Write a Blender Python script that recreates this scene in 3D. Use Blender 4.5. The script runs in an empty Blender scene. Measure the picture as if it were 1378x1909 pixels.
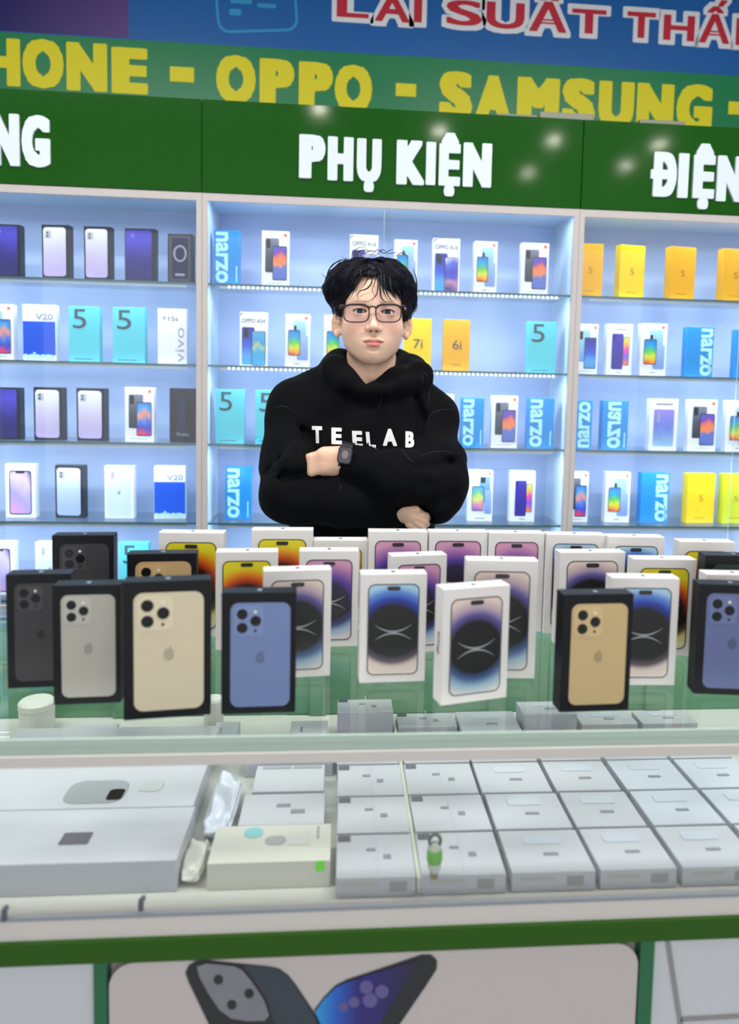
import bpy, bmesh, math, random
import numpy as np
from mathutils import Vector, Matrix
from mathutils.bvhtree import BVHTree

SC = bpy.context.scene
COL = SC.collection
random.seed(7)

# ------------------------------------------------------------------ camera
F_PX, CX, CY = 1400.0, 750.6, 836.2
CAM_Z = 1.413
_p, _y, _r = math.radians(4.58), math.radians(4.78), math.radians(1.30)
FW = Vector((math.sin(_y)*math.cos(_p), math.cos(_y)*math.cos(_p), -math.sin(_p)))
_rt = FW.cross(Vector((0, 0, 1))).normalized()
_up = _rt.cross(FW)
RT = _rt*math.cos(_r) + _up*math.sin(_r)
UP = _up*math.cos(_r) - _rt*math.sin(_r)
cam_data = bpy.data.cameras.new('camera')
cam = bpy.data.objects.new('camera', cam_data)
COL.objects.link(cam)
cam.matrix_world = Matrix(((RT.x, UP.x, -FW.x, 0), (RT.y, UP.y, -FW.y, 0), (RT.z, UP.z, -FW.z, CAM_Z), (0, 0, 0, 1)))
cam_data.sensor_fit = 'AUTO'
cam_data.sensor_width = 36
cam_data.lens = F_PX/1909*36
cam_data.shift_x = (689-CX)/1909
cam_data.shift_y = (CY-954.5)/1909
cam_data.clip_start = 0.05
cam_data.dof.use_dof = True
cam_data.dof.focus_distance = 1.56
cam_data.dof.aperture_fstop = 2.9
SC.camera = cam

# ------------------------------------------------------------------ world, exposure, lights
w = bpy.data.worlds.new('world'); SC.world = w; w.use_nodes = True
w.node_tree.nodes['Background'].inputs[0].default_value = (0.85, 0.92, 1.0, 1)
w.node_tree.nodes['Background'].inputs[1].default_value = 0.3
SC.view_settings.view_transform = 'Standard'
SC.view_settings.look = 'None'
SC.view_settings.gamma = 1.0
SC.view_settings.use_curve_mapping = False
SC.view_settings.exposure = 0.0

def area_light(name, loc, rot, sx, sy, watts, color=(1, 1, 1)):
    l = bpy.data.lights.new(name, 'AREA'); l.shape = 'RECTANGLE'; l.size = sx; l.size_y = sy
    l.energy = watts; l.color = color
    o = bpy.data.objects.new(name, l); o.location = loc; o.rotation_euler = rot; COL.objects.link(o)
    return o
CEIL = 3.05
for i, (x, y, sx, sy, w_) in enumerate([(-1.1, 0.82, 1.5, 0.45, 40), (1.1, 0.82, 1.5, 0.45, 40)]):
    area_light('ceiling_fill_light', (x, y, CEIL-0.035), (0, 0, 0), sx, sy, w_, (1.0, 0.98, 0.96))  # added overhead fill, no panel fixture behind it
# added wide fill light before the closed wall behind the camera
area_light('front_fill_light', (0.1, -3.12, 1.62), (math.radians(90), 0, 0), 6.2, 2.6, 68, (0.97, 0.985, 1.0))

YW = 2.39            # front plane of the wall cabinets
YB = 2.60            # their back panels

def Wp(px, py, y):
    """point of the plane Y=y seen at a pixel of the photograph"""
    d = FW + RT*((px-CX)/F_PX) - UP*((py-CY)/F_PX)
    t = y/d.y
    return Vector((0, 0, CAM_Z)) + d*t
def Wz(px, py, z):
    d = FW + RT*((px-CX)/F_PX) - UP*((py-CY)/F_PX)
    t = (z-CAM_Z)/d.z
    return Vector((0, 0, CAM_Z)) + d*t
def scale_at(px, py, y):
    p = Wp(px, py, y)
    return F_PX/((p-Vector((0, 0, CAM_Z))).dot(FW))

# ------------------------------------------------------------------ materials
MATS = {}
def mat(name, col=(0.8, 0.8, 0.8), rough=0.5, metal=0.0, spec=0.5, emit=None, es=0, coat=0, noise=0.0, nscale=20):
    if name in MATS: return MATS[name]
    m = bpy.data.materials.new(name); m.use_nodes = True
    n = m.node_tree.nodes; b = n['Principled BSDF']
    b.inputs['Base Color'].default_value = (*col, 1)
    b.inputs['Roughness'].default_value = rough
    b.inputs['Metallic'].default_value = metal
    b.inputs['Specular IOR Level'].default_value = spec
    b.inputs['Coat Weight'].default_value = coat
    if emit:
        b.inputs['Emission Color'].default_value = (*emit, 1); b.inputs['Emission Strength'].default_value = es
    if noise:
        t = n.new('ShaderNodeTexNoise'); t.inputs['Scale'].default_value = nscale; t.inputs['Detail'].default_value = 4
        tc = n.new('ShaderNodeTexCoord'); m.node_tree.links.new(tc.outputs['Object'], t.inputs['Vector'])
        mx = n.new('ShaderNodeMix'); mx.data_type = 'RGBA'
        mx.inputs[6].default_value = (*[c*(1-noise) for c in col], 1); mx.inputs[7].default_value = (*[min(1, c*(1+noise)) for c in col], 1)
        m.node_tree.links.new(t.outputs['Fac'], mx.inputs[0]); m.node_tree.links.new(mx.outputs[2], b.inputs['Base Color'])
    MATS[name] = m
    return m
def srgb(r, g, b):
    f = lambda c: (c/255/12.92) if c/255 <= 0.04045 else ((c/255+0.055)/1.055)**2.4
    return (f(r), f(g), f(b))
def glass_mat(name, tint=(0.95, 0.98, 0.97), ior=1.45, rough=0.0):
    if name in MATS: return MATS[name]
    m = bpy.data.materials.new(name); m.use_nodes = True
    nt = m.node_tree; n = nt.nodes; n.remove(n['Principled BSDF'])
    out = n['Material Output']
    tr = n.new('ShaderNodeBsdfTransparent'); tr.inputs[0].default_value = (*tint, 1)
    gl = n.new('ShaderNodeBsdfGlossy'); gl.inputs['Roughness'].default_value = rough
    lw = n.new('ShaderNodeLayerWeight'); lw.inputs[0].default_value = 0.5
    pw = n.new('ShaderNodeMath'); pw.operation = 'POWER'; pw.inputs[1].default_value = 5.0; nt.links.new(lw.outputs['Facing'], pw.inputs[0])
    f0 = ((ior-1)/(ior+1))**2
    fr = n.new('ShaderNodeMath'); fr.operation = 'MULTIPLY_ADD'; fr.inputs[1].default_value = (1-f0)*.8; fr.inputs[2].default_value = f0; nt.links.new(pw.outputs[0], fr.inputs[0])
    mx = n.new('ShaderNodeMixShader')
    nt.links.new(fr.outputs[0], mx.inputs[0]); nt.links.new(tr.outputs[0], mx.inputs[1]); nt.links.new(gl.outputs[0], mx.inputs[2])
    nt.links.new(mx.outputs[0], out.inputs[0])
    MATS[name] = m
    return m
def grad_mat(name, stops, axis='V', noise=0.0, nscale=3.0, rough=0.35, dirn=None):
    """print whose ink colours run along the sheet (UV)"""
    if name in MATS: return MATS[name]
    m = mat(name, rough=rough); nt = m.node_tree; n = nt.nodes; b = n['Principled BSDF']
    uv = n.new('ShaderNodeTexCoord'); sp = n.new('ShaderNodeSeparateXYZ'); nt.links.new(uv.outputs['UV'], sp.inputs[0])
    if dirn:
        a = n.new('ShaderNodeMath'); a.operation = 'MULTIPLY'; a.inputs[1].default_value = dirn[0]; nt.links.new(sp.outputs[0], a.inputs[0])
        c = n.new('ShaderNodeMath'); c.operation = 'MULTIPLY_ADD'; c.inputs[1].default_value = dirn[1]; nt.links.new(sp.outputs[1], c.inputs[0]); nt.links.new(a.outputs[0], c.inputs[2])
        src = c.outputs[0]
    else: src = sp.outputs[1 if axis == 'V' else 0]
    if noise:
        t = n.new('ShaderNodeTexNoise'); t.inputs['Scale'].default_value = nscale; t.inputs['Detail'].default_value = 1.5
        nt.links.new(uv.outputs['UV'], t.inputs['Vector'])
        k = n.new('ShaderNodeMath'); k.operation = 'MULTIPLY_ADD'; k.inputs[1].default_value = noise; k.inputs[2].default_value = -noise/2
        nt.links.new(t.outputs['Fac'], k.inputs[0])
        ad = n.new('ShaderNodeMath'); ad.operation = 'ADD'; nt.links.new(src, ad.inputs[0]); nt.links.new(k.outputs[0], ad.inputs[1]); src = ad.outputs[0]
    r = n.new('ShaderNodeValToRGB'); nt.links.new(src, r.inputs[0])
    cr = r.color_ramp
    while len(cr.elements) < len(stops): cr.elements.new(0.5)
    for e, (p, c) in zip(cr.elements, stops): e.position = p; e.color = (*srgb(*c), 1)
    nt.links.new(r.outputs[0], b.inputs['Base Color'])
    return m
def orb_mat(name, top, bot, rad=(0.98, 0.5), cen=(0.5, 0.5)):
    """print of a dark orb on a coloured ground; top/bot = colour stops from the orb outwards"""
    if name in MATS: return MATS[name]
    m = mat(name, rough=0.3); nt = m.node_tree; n = nt.nodes; b = n['Principled BSDF']
    L = nt.links.new
    uv = n.new('ShaderNodeTexCoord'); mp = n.new('ShaderNodeMapping')
    mp.inputs['Location'].default_value = (-cen[0]/rad[0], -cen[1]/rad[1], 0); mp.inputs['Scale'].default_value = (1/rad[0], 1/rad[1], 0)
    L(uv.outputs['UV'], mp.inputs[0])
    ln = n.new('ShaderNodeVectorMath'); ln.operation = 'LENGTH'; L(mp.outputs[0], ln.inputs[0])
    def ramp(stops):
        r = n.new('ShaderNodeValToRGB'); L(ln.outputs['Value'], r.inputs[0]); cr = r.color_ramp
        while len(cr.elements) < len(stops): cr.elements.new(0.5)
        for e, (p, c) in zip(cr.elements, stops): e.position = p; e.color = (*srgb(*c), 1)
        return r
    a, c = ramp(top), ramp(bot)
    sp = n.new('ShaderNodeSeparateXYZ'); L(uv.outputs['UV'], sp.inputs[0])
    mr = n.new('ShaderNodeMapRange'); mr.inputs[1].default_value = 0.4; mr.inputs[2].default_value = 0.6; L(sp.outputs[1], mr.inputs[0])
    mx = n.new('ShaderNodeMix'); mx.data_type = 'RGBA'; L(mr.outputs[0], mx.inputs[0]); L(c.outputs[0], mx.inputs[6]); L(a.outputs[0], mx.inputs[7])
    L(mx.outputs[2], b.inputs['Base Color'])
    return m

# ------------------------------------------------------------------ mesh helpers
def link(name, me, m=None, parent=None, loc=(0, 0, 0), rot=(0, 0, 0), scale=(1, 1, 1)):
    o = bpy.data.objects.new(name, me); COL.objects.link(o)
    if me is not None and m is not None and not me.materials: me.materials.append(m)
    o.parent = parent; o.location = loc; o.rotation_euler = rot; o.scale = scale
    return o
def tag(o, label=None, cat=None, group=None, kind=None):
    if label:
        nw = len(label.split())
        if nw > 16 or nw < 4: print('LABEL LEN', nw, label)
        o['label'] = label
    if cat: o['category'] = cat
    if group: o['group'] = group
    if kind: o['kind'] = kind
    return o
def pymesh(name, v, f, smooth=False, uvs=None):
    me = bpy.data.meshes.new(name); me.from_pydata([tuple(a) for a in v], [], f); me.update()
    if smooth: me.polygons.foreach_set('use_smooth', [True]*len(me.polygons))
    if uvs is not None:
        ul = me.uv_layers.new(name='uv')
        for lp in me.loops: ul.data[lp.index].uv = uvs[lp.vertex_index]
    return me
_bc = {}
def box_mesh(sx, sy, sz, bev=0.0, z0=True, key=''):
    """a box centred in x,y; base at z=0 (or centred) with bevelled edges"""
    k = (round(sx, 5), round(sy, 5), round(sz, 5), bev, z0, key)
    if k in _bc: return _bc[k]
    bm = bmesh.new(); bmesh.ops.create_cube(bm, size=1)
    for v in bm.verts:
        v.co.x *= sx; v.co.y *= sy; v.co.z = v.co.z*sz + (sz/2 if z0 else 0)
    if bev: bmesh.ops.bevel(bm, geom=bm.edges[:], offset=bev, segments=2, affect='EDGES', profile=0.6)
    me = bpy.data.meshes.new('box'); bm.to_mesh(me); bm.free()
    if bev:
        me.polygons.foreach_set('use_smooth', [False]*len(me.polygons))
    _bc[k] = me
    return me
def bx(name, lo, hi, m, parent=None, bev=0.0, off=(0, 0, 0)):
    """box between two corners, object origin at its base centre"""
    lo, hi = Vector(lo), Vector(hi); s = hi-lo; c = (lo+hi)/2
    me = box_mesh(s.x, s.y, s.z, bev, True, key=m.name)
    return link(name, me, m, parent, (c.x-off[0], c.y-off[1], lo.z-off[2]))
def empty(name, loc=(0, 0, 0), rz=0):
    o = bpy.data.objects.new(name, None); o.empty_display_size = 0.05; COL.objects.link(o); o.location = loc; o.rotation_euler = (0, 0, rz)
    return o
def rr_pts(w, h, r, n=6, cx=0, cy=0):
    r = min(r, w/2-1e-6, h/2-1e-6)
    if r <= 0: return [(cx-w/2, cy-h/2), (cx+w/2, cy-h/2), (cx+w/2, cy+h/2), (cx-w/2, cy+h/2)]
    P = []
    for (sx, sy, a0) in ((1, -1, -90), (1, 1, 0), (-1, 1, 90), (-1, -1, 180)):
        for i in range(n+1):
            a = math.radians(a0+90*i/n)
            P.append((cx+sx*(w/2-r)+r*math.cos(a), cy+sy*(h/2-r)+r*math.sin(a)))
    return P
def plate_mesh(pts, th=0.0004, uvbox=None):
    """flat polygon in xz facing -y, given real thickness; y from 0 to -th"""
    n = len(pts)
    xs = [p[0] for p in pts]; zs = [p[1] for p in pts]
    x0, x1, z0, z1 = uvbox or (min(xs), max(xs), min(zs), max(zs))
    v = [(x, -th, z) for x, z in pts]+[(x, 0, z) for x, z in pts]
    f = [tuple(range(n))]+[(i, n+i, n+(i+1) % n, (i+1) % n) for i in range(n)]
    uv = [((x-x0)/(x1-x0), (z-z0)/(z1-z0)) for x, z in pts]*2
    return pymesh('plate', v, f, uvs=uv)
def ring_mesh(po, pi, th=0.0004):
    n = len(po)
    v = [(x, -th, z) for x, z in po]+[(x, -th, z) for x, z in pi]+[(x, 0, z) for x, z in po]+[(x, 0, z) for x, z in pi]
    f = []
    for i in range(n):
        j = (i+1) % n
        f += [(i, j, n+j, n+i), (i, 2*n+i, 2*n+j, j), (n+i, n+j, 3*n+j, 3*n+i)]
    return pymesh('ring', v, f)
_gc = {}
def simplify(P, tol):
    """Douglas-Peucker on a closed loop"""
    def dp(a, b):
        (x0, y0), (x1, y1) = P[a], P[b]; L = math.hypot(x1-x0, y1-y0) or 1e-9; best, bi = 0, -1
        for i in range(a+1, b):
            d = abs((x1-x0)*(P[i][1]-y0)-(y1-y0)*(P[i][0]-x0))/L
            if d > best: best, bi = d, i
        return dp(a, bi)+dp(bi, b) if best > tol else [a]
    n = len(P); far = max(range(n), key=lambda i: (P[i][0]-P[0][0])**2+(P[i][1]-P[0][1])**2)
    P = P+[P[0]]
    return [P[i] for i in dp(0, far)+dp(far, n)]
def glyph(text, offset=0.0, squeeze=0.0, ext=0.0, res=4):
    """outline lettering as a mesh: x right, z up, faces -y. Emboldened by growing the outline. Returns mesh and bounds"""
    k = (text, offset, squeeze, ext, res)
    if k in _gc: return _gc[k]
    c = bpy.data.curves.new('t', 'FONT'); c.body = text; c.size = 1; c.resolution_u = res; c.fill_mode = 'FRONT'
    o = bpy.data.objects.new('t', c); COL.objects.link(o)
    dg = bpy.context.evaluated_depsgraph_get(); dg.update()
    me0 = bpy.data.meshes.new_from_object(o.evaluated_get(dg))
    bpy.data.objects.remove(o)
    V = [(v.co.x, v.co.y) for v in me0.vertices]; Fc = [tuple(p.vertices) for p in me0.polygons]
    if offset >= 0.02:
        q = 1-squeeze
        T = np.array([[V[i] for i in f[:3]] for f in Fc])*np.array([q, 1.0])
        cnt = {}
        for f in Fc:
            for i in range(len(f)):
                e = tuple(sorted((f[i], f[(i+1) % len(f)]))); cnt[e] = cnt.get(e, 0)+1
        B = np.array([[V[a], V[b]] for (a, b), m_ in cnt.items() if m_ == 1])*np.array([q, 1.0])
        pad = offset+.03; lo = B.min((0, 1))-pad; hi = B.max((0, 1))+pad
        h = .0085
        gx = np.arange(lo[0], hi[0], h); gy = np.arange(lo[1], hi[1], h)
        X, Y = np.meshgrid(gx, gy, indexing='ij')
        D = np.full(X.shape, 9.0); Q_ = D.copy()
        for (p0, p1) in B:
            d = p1-p0; L = max(d@d, 1e-12); t = np.clip(((X-p0[0])*d[0]+(Y-p0[1])*d[1])/L, 0, 1)
            ex, ey = X-p0[0]-t*d[0], Y-p0[1]-t*d[1]; e_ = np.hypot(ex, ey)
            nr = e_ < D-1e-9
            D = np.where(nr, e_, D); Q_ = np.where(nr, (np.abs(ex)**7+np.abs(ey)**7)**(1/7), Q_)
        ins = np.zeros(X.shape, bool)
        for (p0, p1) in B:
            m_ = ((p0[1] > Y) != (p1[1] > Y))
            if p0[1] != p1[1]: ins ^= m_ & (X < (p1[0]-p0[0])*(Y-p0[1])/(p1[1]-p0[1])+p0[0])
        S_ = np.where(ins, -D, Q_)-offset
        S_[np.abs(S_) < 1e-7] = 1e-7
        nx, ny = S_.shape; nxt = {}
        ii, jj = np.nonzero((np.minimum.reduce([S_[:-1, :-1], S_[1:, :-1], S_[:-1, 1:], S_[1:, 1:]]) < 0) & (np.maximum.reduce([S_[:-1, :-1], S_[1:, :-1], S_[:-1, 1:], S_[1:, 1:]]) > 0))
        pos = {}
        def ep(i, j, ax):
            if (i, j, ax) not in pos:
                a_ = S_[i, j]; b_ = S_[i+1, j] if ax == 0 else S_[i, j+1]; t = a_/(a_-b_)
                pos[(i, j, ax)] = (gx[i]+h*(t if ax == 0 else 0), gy[j]+h*(t if ax == 1 else 0))
            return (i, j, ax)
        for i, j in zip(ii.tolist(), jj.tolist()):
            cs = [S_[i, j] < 0, S_[i+1, j] < 0, S_[i+1, j+1] < 0, S_[i, j+1] < 0]
            ed = [(i, j, 0), (i+1, j, 1), (i, j+1, 0), (i, j, 1)]
            # walk the cell anticlockwise; leave-inside edges join enter-inside edges
            out = [e for e in range(4) if cs[e] and not cs[(e+1) % 4]]; inn = [e for e in range(4) if not cs[e] and cs[(e+1) % 4]]
            for e in out:
                f_ = min(inn, key=lambda x: (x-e) % 4) if len(inn) > 1 else inn[0]
                nxt[ep(*ed[e])] = ep(*ed[f_])
        loops = []
        while nxt:
            s0 = next(iter(nxt)); L = []; c_ = s0
            while c_ in nxt:
                L.append(pos[c_]); c_ = nxt.pop(c_)
            if len(L) > 6: loops.append(simplify(L, .0022))
        loops = [l for l in loops if len(l) > 3]
        from mathutils.geometry import tessellate_polygon
        flat = [p for l in loops for p in l]
        sa = lambda l: sum(l[i][0]*l[(i+1) % len(l)][1]-l[(i+1) % len(l)][0]*l[i][1] for i in range(len(l)))
        def inside(p, l):
            r_ = False
            for i in range(len(l)):
                (x0, y0), (x1, y1) = l[i], l[(i+1) % len(l)]
                if (y0 > p[1]) != (y1 > p[1]) and p[0] < (x1-x0)*(p[1]-y0)/(y1-y0)+x0: r_ = not r_
            return r_
        areas = [abs(sa(l)) for l in loops]
        depth = [sum(1 for b_, m_ in enumerate(loops) if b_ != a_ and areas[b_] > areas[a_] and inside(l[0], m_)) for a_, l in enumerate(loops)]
        V, Fc = [], []
        for a_, l in enumerate(loops):
            if depth[a_] % 2: continue
            grp = [l]+[m_ for b_, m_ in enumerate(loops) if depth[b_] == depth[a_]+1 and inside(m_[0], l)]
            b0 = len(V); V += [p for m_ in grp for p in m_]
            Fc += [tuple(b0+i for i in t) for t in tessellate_polygon([[Vector((x, y, 0)) for x, y in m_] for m_ in grp])]
    def area(f): return sum(V[f[i]][0]*V[f[(i+1) % len(f)]][1]-V[f[(i+1) % len(f)]][0]*V[f[i]][1] for i in range(len(f)))
    Fc = [f if area(f) > 0 else f[::-1] for f in Fc if abs(area(f)) > 1e-9]
    ec = {}
    for f in Fc:
        for i in range(len(f)):
            a, b = f[i], f[(i+1) % len(f)]; ec[(a, b)] = 1
    bnd = [(a, b) for (a, b) in ec if (b, a) not in ec]
    n = len(V)
    vv = [(x, -ext, z) for x, z in V]; ff = list(Fc)
    if ext > 0:
        vv += [(x, 0, z) for x, z in V]
        ff += [(a, n+a, n+b, b) for a, b in bnd]
    me = pymesh('letter', vv, ff)
    xs = [v[0] for v in vv]; zs = [v[2] for v in vv]
    _gc[k] = (me, (min(xs), max(xs), min(zs), max(zs)))
    return _gc[k]
def put_text(name, text, parent, x0, x1, z0, z1, y, m, offset=0.0, smear=0.0, ext=0.0004, rot=0, keep=False):
    """fit lettering into a rectangle of the xz plane. rot: 0, 1 = reads downwards, -1 = reads upwards, 2 = mirrored reading downwards"""
    me, (a, b, c, d) = glyph(text, offset, smear, 1.0)
    me2 = _gc.get((id(me), m.name))
    if me2 is None:
        me2 = me.copy(); me2.materials.clear(); me2.materials.append(m); _gc[(id(me), m.name)] = me2
    if rot == 0:
        sx, sz = (x1-x0)/(b-a), (z1-z0)/(d-c)
        if keep: sx = sz = min(sx, sz)
        o = link(name, me2, None, parent, ((x0+x1)/2-sx*(a+b)/2, y, (z0+z1)/2-sz*(c+d)/2), (0, 0, 0), (sx, ext, sz))
    else:
        sx, sz = (z1-z0)/(b-a), (x1-x0)/(d-c)
        if rot == 1:    # text +x -> -z, text up -> +x
            o = link(name, me2, None, parent, (x0-sz*c, y, z1+sx*a), (0, math.pi/2, 0), (sx, ext, sz))
        elif rot == -1:
            o = link(name, me2, None, parent, (x1+sz*c, y, z0-sx*a), (0, -math.pi/2, 0), (sx, ext, sz))
        else:
            o = link(name, me2, None, parent, (x1+sz*c, y, z1+sx*a), (0, math.pi/2, 0), (sx, ext, -sz))
    return o
def tube_mesh(pts, rad, seg=8, closed=False, caps=True, flat=1.0):
    P = [Vector(p) for p in pts]; n = len(P)
    R = rad if isinstance(rad, (list, tuple)) else [rad]*n
    v, f = [], []
    up = Vector((0, 0, 1)); prev = None
    for i in range(n):
        a = P[(i-1) % n] if (closed or i > 0) else P[i]; b = P[(i+1) % n] if (closed or i < n-1) else P[i]
        t = (b-a).normalized()
        if prev is None:
            s = t.cross(up)
            if s.length < 1e-3: s = t.cross(Vector((1, 0, 0)))
            s.normalize()
        else:
            s = (prev - t*prev.dot(t)).normalized()
        prev = s; u = s.cross(t)
        for k in range(seg):
            an = 2*math.pi*k/seg
            v.append(P[i]+(s*math.cos(an)+u*math.sin(an)*flat)*R[i])
    for i in range(n if closed else n-1):
        j = (i+1) % n
        for k in range(seg):
            l = (k+1) % seg
            f.append((i*seg+k, i*seg+l, j*seg+l, j*seg+k))
    if caps and not closed:
        f.append(tuple(range(seg))[::-1]); f.append(tuple((n-1)*seg+k for k in range(seg)))
    return v, f
def lathe(profile, seg=20):
    v, f = [], []
    for r, z in profile:
        for k in range(seg):
            a = 2*math.pi*k/seg; v.append((r*math.cos(a), r*math.sin(a), z))
    n = len(profile)
    for i in range(n-1):
        for k in range(seg):
            l = (k+1) % seg; f.append((i*seg+k, i*seg+l, (i+1)*seg+l, (i+1)*seg+k))
    f.append(tuple(range(seg))[::-1]); f.append(tuple((n-1)*seg+k for k in range(seg)))
    return v, f
# ------------------------------------------------------------------ room
m_wall = mat('wall_paint', srgb(205, 208, 212), 0.7, noise=0.03, nscale=3)
m_ceil = mat('ceiling_paint', srgb(215, 216, 218), 0.8, noise=0.02, nscale=5)
m_floor = mat('floor_tile', srgb(190, 188, 184), 0.25, noise=0.05, nscale=2)
m_white = mat('white_laminate', srgb(214, 210, 206), 0.4)
m_post = mat('cabinet_edge', srgb(196, 188, 184), 0.45)
RX0, RX1, RY0, RY1 = -3.2, 3.4, -3.2, 2.95
for n, lo, hi, m in (('floor', (RX0-.1, RY0-.1, -0.1), (RX1+.1, RY1+.1, 0), m_floor), ('ceiling', (RX0-.1, RY0-.1, CEIL), (RX1+.1, RY1+.1, CEIL+.1), m_ceil),
                     ('wall_back', (RX0, RY1, 0), (RX1, RY1+.1, CEIL), m_wall), ('wall_front', (RX0, RY0-.1, 0), (RX1, RY0, CEIL), m_wall),
                     ('wall_left', (RX0-.1, RY0-.1, 0), (RX0, RY1+.1, CEIL), m_wall), ('wall_right', (RX1, RY0-.1, 0), (RX1+.1, RY1+.1, CEIL), m_wall)):
    tag(bx(n, lo, hi, m), kind='structure')
# round downlights in the ceiling, the small glints in the fascia
m_lamp = mat('lamp_disc', (1, 1, 1), 0.5, emit=(1, 0.93, 0.8), es=110)
m_chrome = mat('lamp_rim', (0.8, 0.8, 0.8), 0.25, 1.0)
def refl_ceiling(px, py):
    d = FW + RT*((px-CX)/F_PX) - UP*((py-CY)/F_PX)
    p = Vector((0, 0, CAM_Z)) + d*((YW-.012)/d.y); d = Vector((d.x, -d.y, d.z))
    return p + d*((CEIL-p.z)/d.z)
for i, (px, py, wh) in enumerate([(595, 198, 'nearest the wall cabinets'), (820, 240, 'above the middle of the shop'), (1033, 257, 'above the counter on the right'),
                                  (985, 318, 'furthest from the wall cabinets'), (1168, 305, 'in the right corner of the shop'), (1230, 265, 'furthest right')]):
    p = refl_ceiling(px, py)
    t = empty('ceiling_downlight', (p.x, p.y, CEIL)); tag(t, 'round recessed ceiling downlight ' + wh, 'lamp', 'round ceiling downlights')
    link('lamp_disc', pymesh('disc', *lathe([(0.001, -0.012), (0.038, -0.012), (0.04, -0.004), (0.001, -0.003)], 20)), m_lamp, t)
    link('rim', pymesh('rim', *lathe([(0.041, -0.004), (0.043, -0.016), (0.055, -0.012), (0.058, 0.0), (0.041, 0.0)], 20)), m_chrome, t)

# ------------------------------------------------------------------ printed banner over the cabinets
YN = 2.90
banner = empty('advertising_banner', (0.2, YN+.01, 1.9))
tag(banner, 'long printed banner on the back wall, blue above and green below, above the shelves', 'banner')
def in_parent(o, parent):
    o.parent = parent; o.location = Vector(o.location)-parent.location; return o
def zline(px0, py0, px1, py1, y):
    a, b = Wp(px0, py0, y), Wp(px1, py1, y); return (a.z+b.z)/2
z_gb = zline(0, 68, 1378, 135, YN)
z_bot = zline(0, 175, 1378, 240, YN)-0.25
xa, xb = -2.0, 2.6
m_bgreen = mat('banner_green', srgb(8, 128, 76), 0.35, noise=0.05, nscale=2)
m_bblue = mat('banner_blue', srgb(10, 96, 170), 0.35, noise=0.12, nscale=1.5)
m_bnavy = grad_mat('banner_navy', [(0, (18, 12, 70)), (0.65, (28, 20, 100)), (1, (88, 60, 130))], axis='U')
m_yel = mat('yellow_ink', srgb(236, 222, 10), 0.5)
m_red = mat('red_ink', srgb(200, 26, 52), 0.5)
m_wht = mat('white_ink', srgb(235, 235, 240), 0.5)
m_cyanline = mat('cyan_line_ink', srgb(40, 150, 205), 0.5)
ZT = CEIL-0.03
def panel(name, x0, x1, z0, z1, y, m, parent, th=0.004, r=0):
    me = plate_mesh(rr_pts(x1-x0, z1-z0, r, 5), th)
    return in_parent(link(name, me, m, None, ((x0+x1)/2, y, (z0+z1)/2)), parent)
panel('green_band', xa, xb, z_bot, z_gb, YN, m_bgreen, banner)
panel('blue_field', xa, xb, z_gb, ZT, YN, m_bblue, banner)
p1 = Wp(240, 40, YN)
panel('dark_picture', xa, p1.x, z_gb+0.004, ZT, YN-.004, m_bnavy, banner, 0.001)
# drawn phone outline
c = Wp(478, 20, YN); s = scale_at(478, 20, YN)
o = in_parent(link('phone_outline', ring_mesh(rr_pts(150/s, 110/s, 22/s), rr_pts(140/s, 100/s, 18/s), 0.001), m_cyanline, None, (c.x+.0, YN-.004, c.z+0.03), (0, math.radians(-5), 0)), banner)
for (u0, v0, u1, v1) in ((430, -5, 470, 8), (480, 8, 515, 16), (428, 18, 450, 30)):
    q = Wp((u0+u1)/2, (v0+v1)/2, YN)
    in_parent(link('outline_detail', plate_mesh(rr_pts((u1-u0)/s, (v1-v0)/s, 3/s), 0.001), m_cyanline, None, (q.x, YN-.004, q.z)), banner)
def letters(lst, y, m, parent, offset, smear, ext, name='letter', under=None):
    for (ch, x0, y0, x1, y1) in lst:
        a = Wp(x0, (y0+y1)/2, y); b = Wp(x1, (y0+y1)/2, y); t = Wp((x0+x1)/2, y0, y); d = Wp((x0+x1)/2, y1, y)
        if under:
            um, grow = under
            g = grow
            o = put_text('letter_outline', ch, None, a.x-g, b.x+g, d.z-g, t.z+g, y, um, offset+0.075, smear, ext)
            in_parent(o, parent)
            o = put_text(name, ch, None, a.x, b.x, d.z, t.z, y-ext, m, offset, smear, ext)
        else:
            if ch == '-':
                o = link(name, plate_mesh(rr_pts(b.x-a.x, t.z-d.z, 0), ext), m, None, ((a.x+b.x)/2, y, (t.z+d.z)/2))
            else:
                o = put_text(name, ch, None, a.x, b.x, d.z, t.z, y, m, offset, smear, ext)
        in_parent(o, parent)
letters([('I', -152, 60, -124, 146), ('P', -112, 64, -40, 151), ('H', -30, 71, 38, 160), ('O', 42, 73, 119, 165), ('N', 124, 80, 200, 170), ('E', 208, 89, 276, 175), ('-', 317, 125, 362, 153),
         ('O', 403, 103, 477, 192), ('P', 484, 110, 549, 197), ('P', 557, 116, 621, 203), ('O', 624, 121, 694, 210), ('-', 738, 156, 776, 180),
         ('S', 819, 133, 881, 224), ('A', 886, 141, 953, 227), ('M', 964, 145, 1043, 231), ('S', 1048, 146, 1110, 236), ('U', 1116, 152, 1182, 239), ('N', 1187, 156, 1256, 243), ('G', 1261, 157, 1328, 249), ('-', 1358, 190, 1395, 214)],
        YN-.004, m_yel, banner, 0.052, 0.45, 0.0012)
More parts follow.
